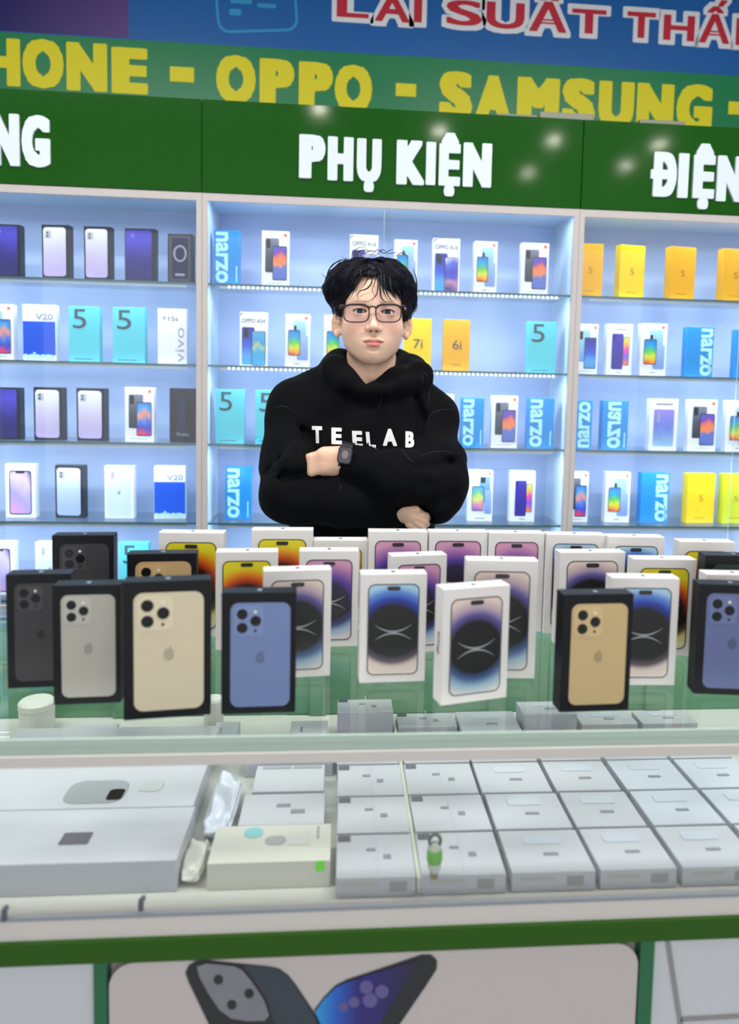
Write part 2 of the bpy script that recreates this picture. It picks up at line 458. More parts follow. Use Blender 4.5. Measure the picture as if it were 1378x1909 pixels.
letters([('L', 628, -13, 688, 33), ('Ã', 700, -24, 764, 41), ('I', 772, -5, 787, 42), ('S', 832, 1, 899, 48), ('U', 907, 5, 978, 54), ('Ấ', 988, -24, 1057, 60), ('T', 1066, 18, 1130, 63),
         ('T', 1169, 23, 1222, 71), ('H', 1237, 29, 1295, 76), ('Ấ', 1305, 0, 1361, 81), ('P', 1372, 36, 1430, 86)],
        YN-.004, m_red, banner, 0.02, 0.2, 0.0012, under=(m_wht, 0.018))

# ------------------------------------------------------------------ green fascia boards with raised white letters
m_fascia = mat('green_acrylic', srgb(16, 80, 4), 0.09, spec=0.32)
m_acr = mat('white_acrylic', srgb(222, 232, 240), 0.35)
z_ft = zline(0, 172, 1378, 236, YW); z_fb = zline(0, 343, 1378, 403, YW)
XL, XM0, XM1, XR = Wp(-420, 700, YW).x, Wp(377, 600, YW).x, Wp(1068, 700, YW).x, Wp(1560, 700, YW).x
XL = XM0 - (XM1-XM0); XR = XM1 + (XM1-XM0)
FAS = []
for (x0, x1, lab, let) in (
    (XL, XM0, 'glossy green fascia board ending in the white letters NG, over the left cabinet', [('N', -16, 213, 38, 310), ('G', 42, 216, 95, 313)]),
    (XM0, XM1, 'glossy green fascia board reading PHỤ KIỆN in white over the middle cabinet',
     [('P', 558, 252.5, 607, 333.7), ('H', 611, 256.5, 659, 338), ('Ụ', 665, 260, 711, 359), ('K', 739, 263, 791, 345.5), ('I', 794, 266, 812, 346), ('Ệ', 818, 249, 858, 367), ('N', 863, 268, 916, 350)]),
    (XM1, XR, 'glossy green fascia board starting with the white letters ĐIỆN over the right cabinet',
     [('Đ', 1212, 284.5, 1260, 368), ('I', 1263, 287, 1282, 370), ('Ệ', 1291, 269, 1331, 391), ('N', 1335, 292, 1386, 377)])):
    f = empty('fascia_board', ((x0+x1)/2, YW, z_fb)); tag(f, lab, 'sign', 'green fascia boards over the cabinets')
    o = bx('board', (x0+.0015, YW-.01, z_fb+.0005), (x1-.0015, YW+.03, z_ft), m_fascia); in_parent(o, f)
    letters(let, YW-.0102, m_acr, f, 0.05, 0.5, 0.008)
    FAS.append(f)
# odds and ends lying on top of the fascia
m_tape = mat('clear_tape', srgb(130, 130, 112), 0.4)
for (x0, x1, yp, hh, lab) in ((925, 1000, 210, 5, 'thin grey strip lying on the fascia below the letter A'), (1005, 1105, 213, 12, 'low grey cable box lying on top of the green fascia'), (1190, 1275, 229, 8, 'slim beige strip lying on the fascia at the right')):
    a, b = Wp(x0, yp, YW+.01), Wp(x1, yp, YW+.01)
    o = link('cable_cover', box_mesh(b.x-a.x, 0.03, hh/585, 0.002, True, 'cc'), m_tape, None, ((a.x+b.x)/2, YW+.012, z_ft)); tag(o, lab, 'cover')

# ------------------------------------------------------------------ wall cabinets
m_back = mat('cabinet_back', srgb(170, 186, 222), 0.5)
m_side = mat('cabinet_side', srgb(196, 214, 232), 0.45)
m_glass = glass_mat('shelf_glass', (0.93, 0.97, 0.97), 1.45)
m_edge = mat('glass_edge_green', srgb(70, 105, 112), 0.2)
m_pane = glass_mat('door_glass', (0.98, 0.99, 0.99), 1.35)
m_led = mat('led_bead', (1, 1, 1), 0.5, emit=(0.85, 0.95, 1), es=2.2)
m_alu = mat('alu_profile', srgb(170, 185, 200), 0.35, 0.3)
rows_px = [((394, 525), (1050, 552)), ((393, 678), (1047, 698)), ((393, 826.5), (1041, 838.7)), ((392, 974.4), (1039, 979.6))]
SHZ = [zline(*a, *b, YW+.012) for a, b in rows_px]
SHZ.append(SHZ[3]-(SHZ[2]-SHZ[3]))
BASE_TOP = SHZ[4]-0.26
CAB = []
PW = 0.018
for ci, (x0, x1, wh) in enumerate(((XL, XM0, 'left'), (XM0, XM1, 'middle'), (XM1, XR, 'right'))):
    cab = empty('display_cabinet', ((x0+x1)/2, YB, 0)); CAB.append(cab)
    tag(cab, {'left': 'lit white display cabinet with glass shelves at the left, under the letters NG', 'middle': 'lit white display cabinet with glass shelves behind the man', 'right': 'lit white display cabinet with glass shelves at the right, yellow boxes on top'}[wh], 'cabinet', 'lit wall cabinets')
    P = lambda name, lo, hi, m, bev=0: in_parent(bx(name, lo, hi, m, bev=bev), cab)
    xi0, xi1 = x0+PW/2+.001, x1-PW/2-.001
    P('back_panel', (x0+.001, YB, BASE_TOP), (x1-.001, YB+.015, z_fb-.001), m_back)
    P('side_panel', (x0+.001, YW+.004, BASE_TOP), (xi0+.006, YB, z_fb-.001), m_side)
    P('side_panel', (xi1-.006, YW+.004, BASE_TOP), (x1-.001, YB, z_fb-.001), m_side)
    P('post', (x0+.0005, YW-.006, BASE_TOP), (xi0+.007, YW+.004, z_fb-.0005), m_post)
    P('post', (xi1-.007, YW-.006, BASE_TOP), (x1-.0005, YW+.004, z_fb-.0005), m_post)
    P('top_panel', (xi0+.006, YW+.004, z_fb-.013), (xi1-.006, YB, z_fb-.001), m_side)
    P('top_trim', (xi0+.007, YW-.006, z_fb-.024), (xi1-.007, YW+.004, z_fb-.0005), m_post)
    base = P('base_unit', (x0+.001, YW-.05, 0.0), (x1-.001, YB+.015, BASE_TOP), m_white)
    for k in range(2):
        xm = (x0+x1)/2
        P('base_door', ((x0+.006, xm+.003)[k], YW-.066, 0.05), ((xm-.003, x1-.006)[k], YW-.0505, BASE_TOP-.02), m_white, 0.002)
    for k, z in enumerate(SHZ):
        sh = P('glass_shelf', (xi0+.0065, YW+.014, z-.006), (xi1-.0065, YB-.004, z), m_glass)
        e = P('shelf_edge', (xi0+.0065, YW+.012, z-.006), (xi1-.0065, YW+.0138, z), m_edge)
        if k < 4:
            # LED strip under the front edge with a row of beads
            led = P('led_strip', (xi0+.04, YW+.016, z-.0155), (xi1-.04, YW+.020, z-.0065), m_alu)
            if (k in (0, 1) and ci == 1):
                vv, ff = [], []
                n = 72; bmv = lathe([(0.0005, -.0035), (0.0025, -.003), (0.0036, 0), (0.0025, .003), (0.0005, .0035)], 6)
                for q in range(n):
                    xx = xi0+.07+(xi1-xi0-.12)*q/(n-1); b0 = len(vv)
                    vv += [(a+xx-(xi0+xi1)/2, b, c2) for a, b, c2 in bmv[0]]; ff += [tuple(b0+i for i in f) for f in bmv[1]]
                o = link('led_beads', pymesh('led_beads', vv, ff), m_led, None, ((xi0+xi1)/2, YW+.0145, z-.010)); in_parent(o, cab); tag(o, kind='stuff')
    ys = [z_fb-.018]+[z-.0085 for z in SHZ[:4]]
    for z in ys:
        area_light('cabinet_led_light', ((x0+x1)/2, YW+.028, z), (math.radians(-12), 0, 0), (xi1-xi0)-.1, 0.012, 2.8, (0.72, 0.87, 1.0))
    # sliding glass doors
    xm = Wp(725, 600, YW).x - XM0 + x0
    for k, (a, b, yy) in enumerate(((xi0+.002, xm, YW-.004+.001), (xm-.004, xi1-.002, YW+.0045))):
        pass
    P('glass_door', (xi0+.008, YW+.0045, BASE_TOP+.002), (xm, YW+.0065, z_fb-.0245), m_pane)
    P('glass_door', (xm-.02, YW+.008, BASE_TOP+.002), (xi1-.008, YW+.010, z_fb-.0245), m_pane)
    P('door_edge', (xm-.0203, YW+.0079, BASE_TOP+.002), (xm-.0193, YW+.0101, z_fb-.0245), m_side)
# ------------------------------------------------------------------ glass counter
ZG = CAM_Z-0.413          # top of the counter glass
YF, YK = 0.868, 1.44      # front and back of the counter
X0, X1 = -0.95, 1.15
m_cglass = glass_mat('counter_glass', (0.95, 0.98, 0.965), 1.45)
m_cedge = mat('counter_glass_edge', srgb(176, 196, 184), 0.2)
m_frame = mat('counter_frame', srgb(206, 201, 196), 0.4)
m_green = mat('counter_green', srgb(38, 84, 4), 0.4, spec=0.25)
m_green2 = mat('counter_green_dark', srgb(14, 98, 60), 0.35)
m_inner = mat('counter_inner_green', srgb(96, 146, 112), 0.5, noise=0.08, nscale=6)
m_shelfw = mat('counter_shelf_white', srgb(196, 196, 190), 0.4)
m_lightbox = mat('lightbox_face', srgb(190, 182, 180), 0.3)
m_fglass = glass_mat('front_glass', (0.98, 0.99, 0.985), 1.4)
ZTR = Wp(689, 1397, YF).z; ZT2 = Wp(689, 1418, YF).z
ZB1 = Wp(689, 1690, YF).z; ZB2 = Wp(689, 1727, YF).z; ZB3 = Wp(689, 1768, YF).z
ZS = Wp(689, 1676, YF+.02).z
ctr = empty('glass_counter', (0.1, (YF+YK)/2, 0)); tag(ctr, 'long glass topped shop counter with white frame and green trim in the foreground', 'counter')
Pc = lambda name, lo, hi, m, bev=0: in_parent(bx(name, lo, hi, m, bev=bev), ctr)
Pc('glass_top', (X0, YF+.003, ZG-.008), (X1, YK, ZG), m_cglass)
Pc('glass_top_edge', (X0, YF-.002, ZG-.008), (X1, YF+.0025, ZG-.0003), m_cedge)
Pc('edge_profile', (X0, YF, ZTR), (X1, YF+.008, ZG-.0085), m_cedge)
Pc('top_trim', (X0, YF-.004, ZT2), (X1, YF+.012, ZTR), m_frame, 0.001)
Pc('rear_trim', (X0, YK-.012, ZG-.03), (X1, YK, ZG-.0085), m_frame)
Pc('front_glass', (X0, YF+.002, ZB1), (X1, YF+.006, ZT2), m_fglass)
Pc('bottom_trim', (X0, YF-.004, ZB2), (X1, YF+.012, ZB1), m_frame, 0.001)
Pc('display_shelf', (X0, YF+.0125, ZS-.012), (X1, YK-.02, ZS), m_shelfw)
Pc('rear_panel', (X0, YK-.018, ZS), (X1, YK-.014, ZG-.032), m_inner)
for xx in (-0.42, -0.05, 0.30, 0.62):
    Pc('rear_panel_rib', (xx, YK-.026, ZS+.001), (xx+.03, YK-.0185, ZG-.032), m_inner)
Pc('green_band', (X0, YF-.008, ZB3), (X1, YF+.010, ZB2), m_green, 0.001)
zlow = 0.06
xp1a, xp1b = Wp(178, 1850, YF).x, Wp(203, 1850, YF).x
xp2a, xp2b = Wp(1186, 1850, YF).x, Wp(1212, 1850, YF).x
Pc('green_post', (xp1a, YF-.007, zlow), (xp1b, YF+.010, ZB3), m_green2)
Pc('green_post', (xp2a, YF-.007, zlow), (xp2b, YF+.010, ZB3), m_green2)
Pc('front_panel', (X0, YF-.001, zlow), (xp1a, YF+.010, ZB3), mat('panel_white', srgb(196, 200, 206), 0.35))
Pc('front_panel', (xp2b, YF-.001, zlow), (X1, YF+.010, ZB3), mat('panel_white', srgb(196, 200, 206), 0.35))
# diagonal seam lines on the right panel
for (a, b) in (((1243, 1745), (1268, 1909)), ((1268, 1898), (1378, 1892))):
    p, q = Wp(*a, YF), Wp(*b, YF)
    d = (q-p); L = d.length; 
    in_parent(link('seam_strip', plate_mesh(rr_pts(L, 0.006, 0), 0.0015), mat('seam_grey', srgb(140, 138, 140), 0.4), None, ((p.x+q.x)/2, YF-.0012, (p.z+q.z)/2), (0, -math.atan2(d.z, d.x), 0)), ctr)
Pc('side_panel', (X0-.012, YF, 0), (X0, YK, ZG-.0085), m_white)
Pc('side_panel', (X1, YF, 0), (X1+.012, YK, ZG-.0085), m_white)
Pc('carcass', (X0, YF+.0105, 0.0), (X1, YK-.02, ZS-.0125), m_white)
Pc('plinth', (X0, YF+.0, 0), (X1, YF+.010, zlow), m_white)
# added strip and fill light behind the top trim, brightening the packages
Pc('alu_profile', (X0+.02, YF+.0125, ZTR-.004), (X1-.02, YF+.018, ZTR+.008), m_alu)
area_light('counter_fill_light', (0.1, YF+.03, ZTR-.001), (math.radians(50), 0, 0), X1-X0-.1, 0.012, 0.5, (1.0, 0.98, 0.95))
Pc('alu_profile', (X0+.02, YK-.024, ZG-.026), (X1-.02, YK-.0185, ZG-.014), m_alu)  # rear profile and its fill light also added, to brighten the back row
area_light('counter_fill_light', (0.1, YK-.034, ZG-.016), (math.radians(-35), 0, 0), X1-X0-.1, 0.012, 1.2, (1.0, 0.98, 0.95))
Pc('rail_groove', (X0, YF-.0045, ZB1-.001), (X1, YF-.0, ZB1+.004), mat('groove_grey', srgb(140, 146, 154), 0.4))
# poster light box
pw = xp2a-xp1b; ph = 0.5
pst = empty('phone_poster', ((xp1b+xp2a)/2, YF-.002, ZB3-ph/2))
tag(pst, 'pale poster with two large phones crossing, on the front of the counter', 'poster')
link('poster_sheet', plate_mesh(rr_pts(pw-.004, ph-.004, 0.03, 8), 0.004), m_lightbox, pst, (0, 0, 0))
def poly_px(name, pts, m, parent, lay, yb=YF-.006):
    v = [Wp(x, y, yb) for x, y in pts]
    me = plate_mesh([(p.x-parent.location.x, p.z-parent.location.z) for p in v][::-1] if False else [(p.x-parent.location.x, p.z-parent.location.z) for p in v], 0.0005)
    o = link(name, me, m, parent, (0, yb-.0006*lay-parent.location.y, 0)); return o
m_pnavy = mat('print_slate', srgb(44, 56, 68), 0.4); m_pdk = mat('print_dark', srgb(28, 30, 36), 0.4)
m_pgrey = mat('print_grey', srgb(120, 124, 132), 0.4, noise=0.2, nscale=30); m_plens = mat('print_lens', srgb(24, 26, 32), 0.4)
# outline points run anticlockwise as seen from the front (y of the picture grows downwards)
def ccw(pts):
    a = sum(pts[i][0]*pts[(i+1) % len(pts)][1]-pts[(i+1) % len(pts)][0]*pts[i][1] for i in range(len(pts)))
    return pts if a < 0 else pts[::-1]
poly_px('printed_phone', ccw([(346, 1812), (352, 1799), (364, 1791), (384, 1789), (500, 1801), (520, 1805), (538, 1818), (552, 1836), (585, 1885), (640, 1990), (480, 2090), (400, 1930), (352, 1830)]), m_pdk, pst, 1)
poly_px('printed_phone', ccw([(452, 1797), (500, 1801), (520, 1806), (538, 1819), (552, 1838), (580, 1882), (636, 1985), (560, 2020), (512, 1905), (498, 1860), (476, 1826)]), m_pnavy, pst, 2)
poly_px('printed_camera', ccw([(368, 1800), (385, 1794), (436, 1799), (452, 1806), (470, 1828), (493, 1862), (502, 1890), (494, 1900), (462, 1901), (432, 1896), (410, 1880), (388, 1848), (372, 1818)]), m_pgrey, pst, 3)
for (x, y) in ((408, 1823), (465, 1849), (433, 1870)):
    poly_px('printed_lens', ccw([(x+9*math.cos(t*.5236), y+9*math.sin(t*.5236)) for t in range(12)]), m_plens, pst, 4)
poly_px('printed_phone', ccw([(586, 1882), (604, 1858), (626, 1836), (648, 1825), (700, 1808), (760, 1788), (786, 1779), (804, 1779), (815, 1790), (814, 1806), (792, 1840), (745, 1909), (690, 2000), (620, 1990)]), m_pdk, pst, 1)
m_pscr = grad_mat('print_blue_screen', [(0, (30, 150, 215)), (0.2, (24, 90, 190)), (0.4, (34, 28, 120)), (1, (30, 22, 52))], axis='U')
poly_px('printed_screen', ccw([(588, 1884), (605, 1860), (627, 1839), (648, 1829), (700, 1812), (757, 1794), (780, 1788), (772, 1806), (742, 1850), (705, 1912), (660, 1985), (625, 1975)]), m_pscr, pst, 2)
for (x, y, r) in ((683, 1838, 13), (712, 1846, 13), (690, 1862, 14), (660, 1866, 10), (640, 1874, 9)):
    poly_px('printed_clock', ccw([(x+r*math.cos(t*.7), y+r*math.sin(t*.7)) for t in range(9)]), mat('print_glow', srgb(92, 84, 140), 0.4), pst, 3)

# ------------------------------------------------------------------ packages in the counter
m_pack = mat('pack_white', srgb(184, 186, 194), 0.35, noise=0.02, nscale=8)
m_pack2 = mat('pack_bluish', srgb(186, 192, 204), 0.3, noise=0.05, nscale=14)
m_seal = mat('pack_seal', srgb(86, 86, 100), 0.4)
m_cgrey = mat('pack_grey_print', srgb(150, 155, 158), 0.5)
m_text = mat('small_print', srgb(130, 132, 140), 0.5)
m_film = glass_mat('pack_film', (0.97, 0.98, 1.0), 1.3, 0.12)
def top_plate(name, parent, x, y, w, d, z, m, r=0.0, rot=0, shear=0):
    me = plate_mesh(rr_pts(w, d, r, 5), 0.0004)
    return link(name, me, m, parent, (x, y, z+.0003), (-math.pi/2, 0, 0) if not rot else (-math.pi/2, 0, rot))
def pack(x0, x1, y0, y1, h, label, m=None, prints=(), z=None, group='flat packages in the counter', name='accessory_box', rz=0.0, cat='box'):
    zz = (ZS if z is None else z)+.0004
    o = link(name, box_mesh(x1-x0, y1-y0, h, 0.0012, True, (m or m_pack).name), m or m_pack, None, ((x0+x1)/2, (y0+y1)/2, zz), (0, 0, rz))
    tag(o, label, cat, group)
    for (nm, u, v, w, d, mm, r) in prints:
        top_plate(nm, o, (u-.5)*(x1-x0), (v-.5)*(y1-y0), w, d, h, mm, r)
    return o
ZP = ZS+.027
def X(px, py, z=None): return Wz(px, py, ZP if z is None else z)
rowsY = [(YF+.022, YF+.112), (YF+.117, YF+.207), (YF+.212, YF+.302), (YF+.307, YF+.397), (YF+.402, YF+.49)]
rn = ['front', 'second', 'third', 'fourth', 'back']
xc = X(1110, 1600).x
colx = [X(628, 1600).x, X(783, 1600).x, X(944, 1600).x, X(1108, 1600).x, X(1262, 1600).x, X(1420, 1600).x]; colx[5] = X(1422, 1600).x
ends = [X(772, 1600).x, X(937, 1600).x, X(1098, 1600).x, X(1250, 1600).x, X(1410, 1600).x, X(1568, 1600).x]
cn = ['right of the white pack with green sticker', 'behind the green trinket', 'just right of the trinket column', 'second column right of the trinket', 'third column right of the trinket', 'rightmost column']
for c in range(6):
    for r in range(5):
        ya, yb = rowsY[r]
        pr = []
        if c < 2: pr = [('seal_tab', 0.10, 0.90, 0.017, 0.013, m_seal, 0), ('small_print', 0.45, 0.62, 0.012, 0.006, m_text, 0.001), ('small_print', 0.66, 0.45, 0.010, 0.009, m_text, 0.001), ('film', 0.52, 0.5, 0.0015, 0.08, m_pack2, 0)]
        else: pr = [('small_print', 0.55, 0.40, 0.02, 0.006, m_text, 0.001), ('film', 0.5, 0.75, 0.05, 0.02, m_pack2, 0.004)]
        if c >= 4 and r in (1, 2, 3): m = m_pack2
        else: m = m_pack
        jit = random.uniform(-.0015, .0015)
        hh = 0.0266 if r < 4 else (0.056, 0.027, 0.030, 0.048, 0.027, 0.027)[c]
        if r == 4: ya, yb = (yb-.055, yb) if c != 2 else (ya, yb)
        o = pack(colx[c]+jit, ends[c]+jit, ya, yb, hh, f'flat white accessory box, {rn[r]} row, {cn[c]}', m, pr, rz=random.uniform(-.012, .012))
        if r == 0:   # little grey prints on the end faces
            link('end_print', plate_mesh(rr_pts(0.022, 0.013, 0.001), 0.0003), mat('end_print', srgb(150, 152, 152), 0.5), o, (0.028, -(yb-ya)/2-.0002, 0.014))
            link('end_print', plate_mesh(rr_pts(0.045, 0.006, 0.001), 0.0003), mat('end_print2', srgb(176, 178, 176), 0.5), o, (-0.02, -(yb-ya)/2-.0002, 0.018))
# acrylic divider rails between the first columns
m_rail = mat('rail_plastic', srgb(206, 210, 196), 0.25)
for px in (777, ):
    xx = X(px, 1600).x
    o = link('divider_rail', box_mesh(0.006, 0.47, 0.022, 0.001, True, 'rail'), m_rail, None, (xx, YF+.26, ZS+.0004)); tag(o, 'long cream plastic rail between two columns of flat white boxes', 'divider')
# big white boxes on the left
lx0, lx1 = Wz(-130, 1600, ZP+.012).x, Wz(332, 1600, ZP+.012).x
o = pack(lx0, lx1, YF+.045, YF+.165, 0.042, 'large white box with dark square print, front left inside the counter', m_pack,
         [('dark_print', 0.545, 0.42, 0.037, 0.026, mat('print_plum', srgb(84, 80, 96), 0.4), 0.002)], group=None)
o = pack(lx0-.02, lx1-.003, YF+.167, YF+.30, 0.042, 'large white box with a grey round device print, behind the front left one', m_pack,
         [('device_print', 0.55, 0.32, 0.085, 0.062, m_cgrey, 0.02), ('device_shade', 0.64, 0.25, 0.022, 0.03, mat('print_dk', srgb(96, 98, 104), 0.4), 0.006), ('device_print', 0.78, 0.42, 0.034, 0.032, mat('print_lgrey', srgb(178, 184, 184), 0.4), 0.01)], group=None)
o = pack(lx0-.04, lx1-.006, YF+.302, YF+.42, 0.042, 'large white box with a bluish square print, third from the front at left', m_pack,
         [('blue_print', 0.70, 0.35, 0.042, 0.032, mat('print_bluegrey', srgb(120, 128, 152), 0.4), 0.002)], group=None)
# boxes in the centre left
cx0, cx1 = X(392, 1600).x, X(616, 1600).x
m_teal = mat('print_teal', srgb(130, 190, 196), 0.4); m_sil = mat('print_silver', srgb(160, 160, 162), 0.4)
o = pack(cx0, cx1, YF+.045, YF+.125, 0.036, 'white box with teal and grey oval prints and a green sticker', mat('pack_cream', srgb(202, 202, 192), 0.4),
         [('teal_print', 0.33, 0.78, 0.026, 0.024, m_teal, 0.0119), ('silver_print', 0.53, 0.55, 0.028, 0.02, m_sil, 0.0099), ('pale_print', 0.73, 0.6, 0.03, 0.03, mat('print_pale', srgb(196, 197, 192), 0.4), 0.002), ('dark_line', 0.89, 0.75, 0.003, 0.028, m_cgrey, 0)], group=None)
link('green_sticker', plate_mesh(rr_pts(0.0115, 0.0135, 0.001), 0.0004), mat('sticker_green', srgb(110, 224, 60), 0.5), o, ((cx1-cx0)/2-.013, -.0403, 0.0285))
o = pack(cx0+.026, cx1-.010, YF+.135, YF+.215, 0.030, 'white box with a grey printed face, behind the green sticker box', m_pack,
         [('small_print', 0.5, 0.6, 0.02, 0.008, m_text, 0.001), ('small_print', 0.68, 0.4, 0.02, 0.01, m_text, 0.001)], group=None)
link('grey_label', plate_mesh(rr_pts(0.042, 0.016, 0.001), 0.0003), m_cgrey, o, (0.026, -.0402, 0.014))
link('grey_label', plate_mesh(rr_pts(0.052, 0.016, 0.001), 0.0003), mat('print_lgrey2', srgb(180, 180, 176), 0.4), o, (-0.028, -.0402, 0.014))
o = pack(cx0+.035, cx1-.012, YF+.222, YF+.30, 0.030, 'white box, third back from the green sticker box', m_pack,
         [('dark_strip', 0.3, 0.9, 0.045, 0.008, m_cgrey, 0), ('dark_strip', 0.75, 0.9, 0.045, 0.008, m_cgrey, 0)], group=None)
o = pack(cx0+.012, cx1+.0, YF+.32, YF+.40, 0.03, 'white box, fourth back from the green sticker box', m_pack2, [('small_print', 0.5, 0.6, 0.02, 0.008, m_text, 0.001)], group=None)
# crumpled clear bag beside them
def crumple(name, x, y, z, sx, sy, sz, m, label, seed, cat='bag'):
    rnd = random.Random(seed); bm = bmesh.new(); bmesh.ops.create_icosphere(bm, subdivisions=4, radius=1)
    for v in bm.verts:
        n = math.sin(v.co.x*5+seed)*.12+math.sin(v.co.y*7+v.co.x*4+seed)*.12+math.sin(v.co.z*9-v.co.x*6)*.08
        v.co = Vector((math.copysign(abs(v.co.x)**.6, v.co.x)*sx*(1+n*.4), math.copysign(abs(v.co.y)**.6, v.co.y)*sy*(1+n*.4), max(0, (v.co.z*.5+.5)*(1+n*1.2))*sz))
    me = bpy.data.meshes.new(name); bm.to_mesh(me); bm.free(); me.polygons.foreach_set('use_smooth', [True]*len(me.polygons))
    o = link(name, me, m, None, (x, y, z)); tag(o, label, cat); return o
m_bag = mat('bag_plastic', srgb(206, 212, 226), 0.18, noise=0.05, nscale=25)
crumple('plastic_bag', cx0-.006, YF+.215, ZS+.001, .022, .075, .03, m_bag, 'crumpled clear plastic bag left of the stacked white boxes', 3)
crumple('plastic_bag', (lx1+cx0)/2-.004, YF+.09, ZS+.001, .014, .04, .02, mat('bag_cream', srgb(214, 212, 204), 0.3), 'small crumpled cream bag between the large and the sticker box', 5)
# things lying at the back of the shelf, seen through the glass top
yb0 = YF+.405
for (p0, p1, lab) in ((150, 232, 'small white box under the pale gold phone box'), (408, 452, 'small white box seen under the glass left of the blue phone box'), (545, 612, 'short white box seen through the glass right of the blue phone box')):
    a, b = Wz(p0, 1335, ZP).x, Wz(p1, 1335, ZP).x
    pack(a, b, yb0-.01, yb0+.06, 0.028, lab, m_pack, [('small_print', 0.3, 0.5, 0.004, 0.02, m_text, 0)], group=None)
# round white tub and small bottle
for (px, py, lab, rr) in ((62, 1345, 'round white tub standing in the counter at far left', .030), (392, 1350, 'small white tub between the two dark phone boxes', .018)):
    q = Wz(px, py, ZP)
    o = link('white_tub', pymesh('tub', *lathe([(rr*.9, 0), (rr, .004), (rr, .045), (rr*1.04, .046), (rr*1.04, .056), (rr*.9, .06), (rr*.5, .061)], 28), smooth=False), mat('tub_white', srgb(214, 214, 208), 0.4), None, (q.x, YK-.075, ZS+.0004)); tag(o, lab, 'tub')
# trinket hanging on the inside of the front glass
q = Wp(811, 1600, YF+.0125)
trk = empty('bottle_trinket', (q.x, YF+.0165, q.z-.022)); tag(trk, 'small green and white bottle shaped trinket hanging against the counter front glass', 'keychain')
s = 1/1560
link('bottle', pymesh('b', *lathe([(3*s, 0), (9*s, 3*s), (13*s, 14*s), (15*s, 34*s), (13*s, 50*s), (8*s, 60*s), (5*s, 64*s)], 16), smooth=True), mat('trinket_white', srgb(196, 200, 190), 0.3), trk, (0, 0.0, 0))
link('green_band', pymesh('b', *lathe([(14.2*s, 24*s), (15.6*s, 30*s), (15.3*s, 42*s), (13.8*s, 50*s)], 16), smooth=True), mat('trinket_green', srgb(104, 180, 74), 0.4), trk)
link('tip', pymesh('b', *lathe([(2*s, -12*s), (7*s, -9*s), (8*s, 0), (3*s, 3*s)], 12), smooth=True), mat('trinket_brown', srgb(140, 126, 92), 0.5), trk)
v, f = tube_mesh([(11*s*math.cos(t*.5236), 0, 66*s+13*s*math.sin(t*.5236)) for t in range(12)], 3.6*s, 6, closed=True)
link('loop', pymesh('l', v, f, True), mat('trinket_loop', srgb(88, 104, 88), 0.4), trk)
# small hooks on the lower rail
for (px, py, lab) in ((265, 1680, 'tiny dark hook on the lower counter rail left of centre'), (12, 1698, 'tiny dark hook on the lower counter rail at far left')):
    q = Wp(px, py, YF+.0)
    v, f = tube_mesh([(0, 0, -.007), (0.0, 0, 0), (.001, -.001, .006), (.004, -.003, .011)], [.003, .0035, .0035, .003], 8)
    o = link('rail_hook', pymesh('h', v, f, True), m_seal, None, (q.x, YF-.006, q.z)); tag(o, lab, 'hook')
# ------------------------------------------------------------------ phone boxes standing on the counter
m_cwhite = mat('carton_white', srgb(226, 222, 219), 0.45)
m_cblack = mat('carton_black', srgb(13, 14, 20), 0.45, spec=0.25)
m_ctop = m_cblack
m_logo_d = mat('logo_dark', srgb(70, 72, 80), 0.4); m_logo_l = mat('logo_light', srgb(150, 160, 175), 0.3)
m_bezel = mat('print_bezel', srgb(84, 80, 82), 0.3); m_bez_p = mat('print_bezel_purple', srgb(58, 32, 66), 0.3); m_bez_y = mat('print_bezel_olive', srgb(74, 66, 40), 0.3)
m_island = mat('print_island', srgb(48, 44, 46), 0.3)
m_arc = mat('print_arc', srgb(150, 152, 156), 0.3)
K = (17, 16, 17)
SCR = {
 'blue': orb_mat('scr_blue', [(0, K), (.50, K), (.64, (34, 58, 160)), (.78, (84, 130, 208)), (.92, (168, 206, 228))], [(0, K), (.55, K), (.68, (82, 70, 84)), (.78, (206, 190, 180)), (1, (222, 212, 198))], (1.05, .54)),
 'silver': orb_mat('scr_silver', [(0, K), (.46, K), (.60, (92, 84, 150)), (.72, (178, 156, 172)), (.9, (222, 204, 190))], [(0, K), (.5, K), (.64, (64, 92, 140)), (.78, (150, 178, 196)), (1, (222, 212, 198))], (1.05, 0.56)),
 'purple': orb_mat('scr_purple', [(0, K), (.42, (40, 28, 70)), (.58, (86, 60, 150)), (.76, (160, 104, 168)), (.95, (206, 150, 180))], [(0, K), (.5, K), (.66, (52, 62, 120)), (.8, (150, 176, 206)), (1, (216, 208, 206))]),
 'yellow': orb_mat('scr_yellow', [(0, K), (.42, (44, 24, 22)), (.56, (190, 70, 28)), (.70, (226, 140, 30)), (.86, (222, 208, 40))], [(0, K), (.55, K), (.7, (90, 70, 40)), (.82, (216, 206, 120)), (1, (222, 218, 180))]),
}
def logo_pts(h):
    """little fruit-like mark outline, height h, centred"""
    P = []
    for i in range(40):
        a = 2*math.pi*i/40
        r = 1+0.10*math.cos(2*a)*-1 - 0.16*math.exp(-((a-math.pi/2)/.35)**2) - 0.10*math.exp(-((a-3*math.pi/2)/.3)**2)
        x, z = r*math.cos(a)*.92, r*math.sin(a)
        # bite on the right
        d = math.hypot(x-1.15, z-.18)
        if d < .46:
            x = 1.15-.46*(1.15-x)/d; z = .18+.46*(z-.18)/d
        P.append((x*h*.42, z*h*.42-h*.08))
    return P
def leaf_pts(h):
    return [(h*.0, h*.30), (h*.02, h*.40), (h*.08, h*.48), (h*.16, h*.52), (h*.15, h*.42), (h*.09, h*.34)]
_lm = {}
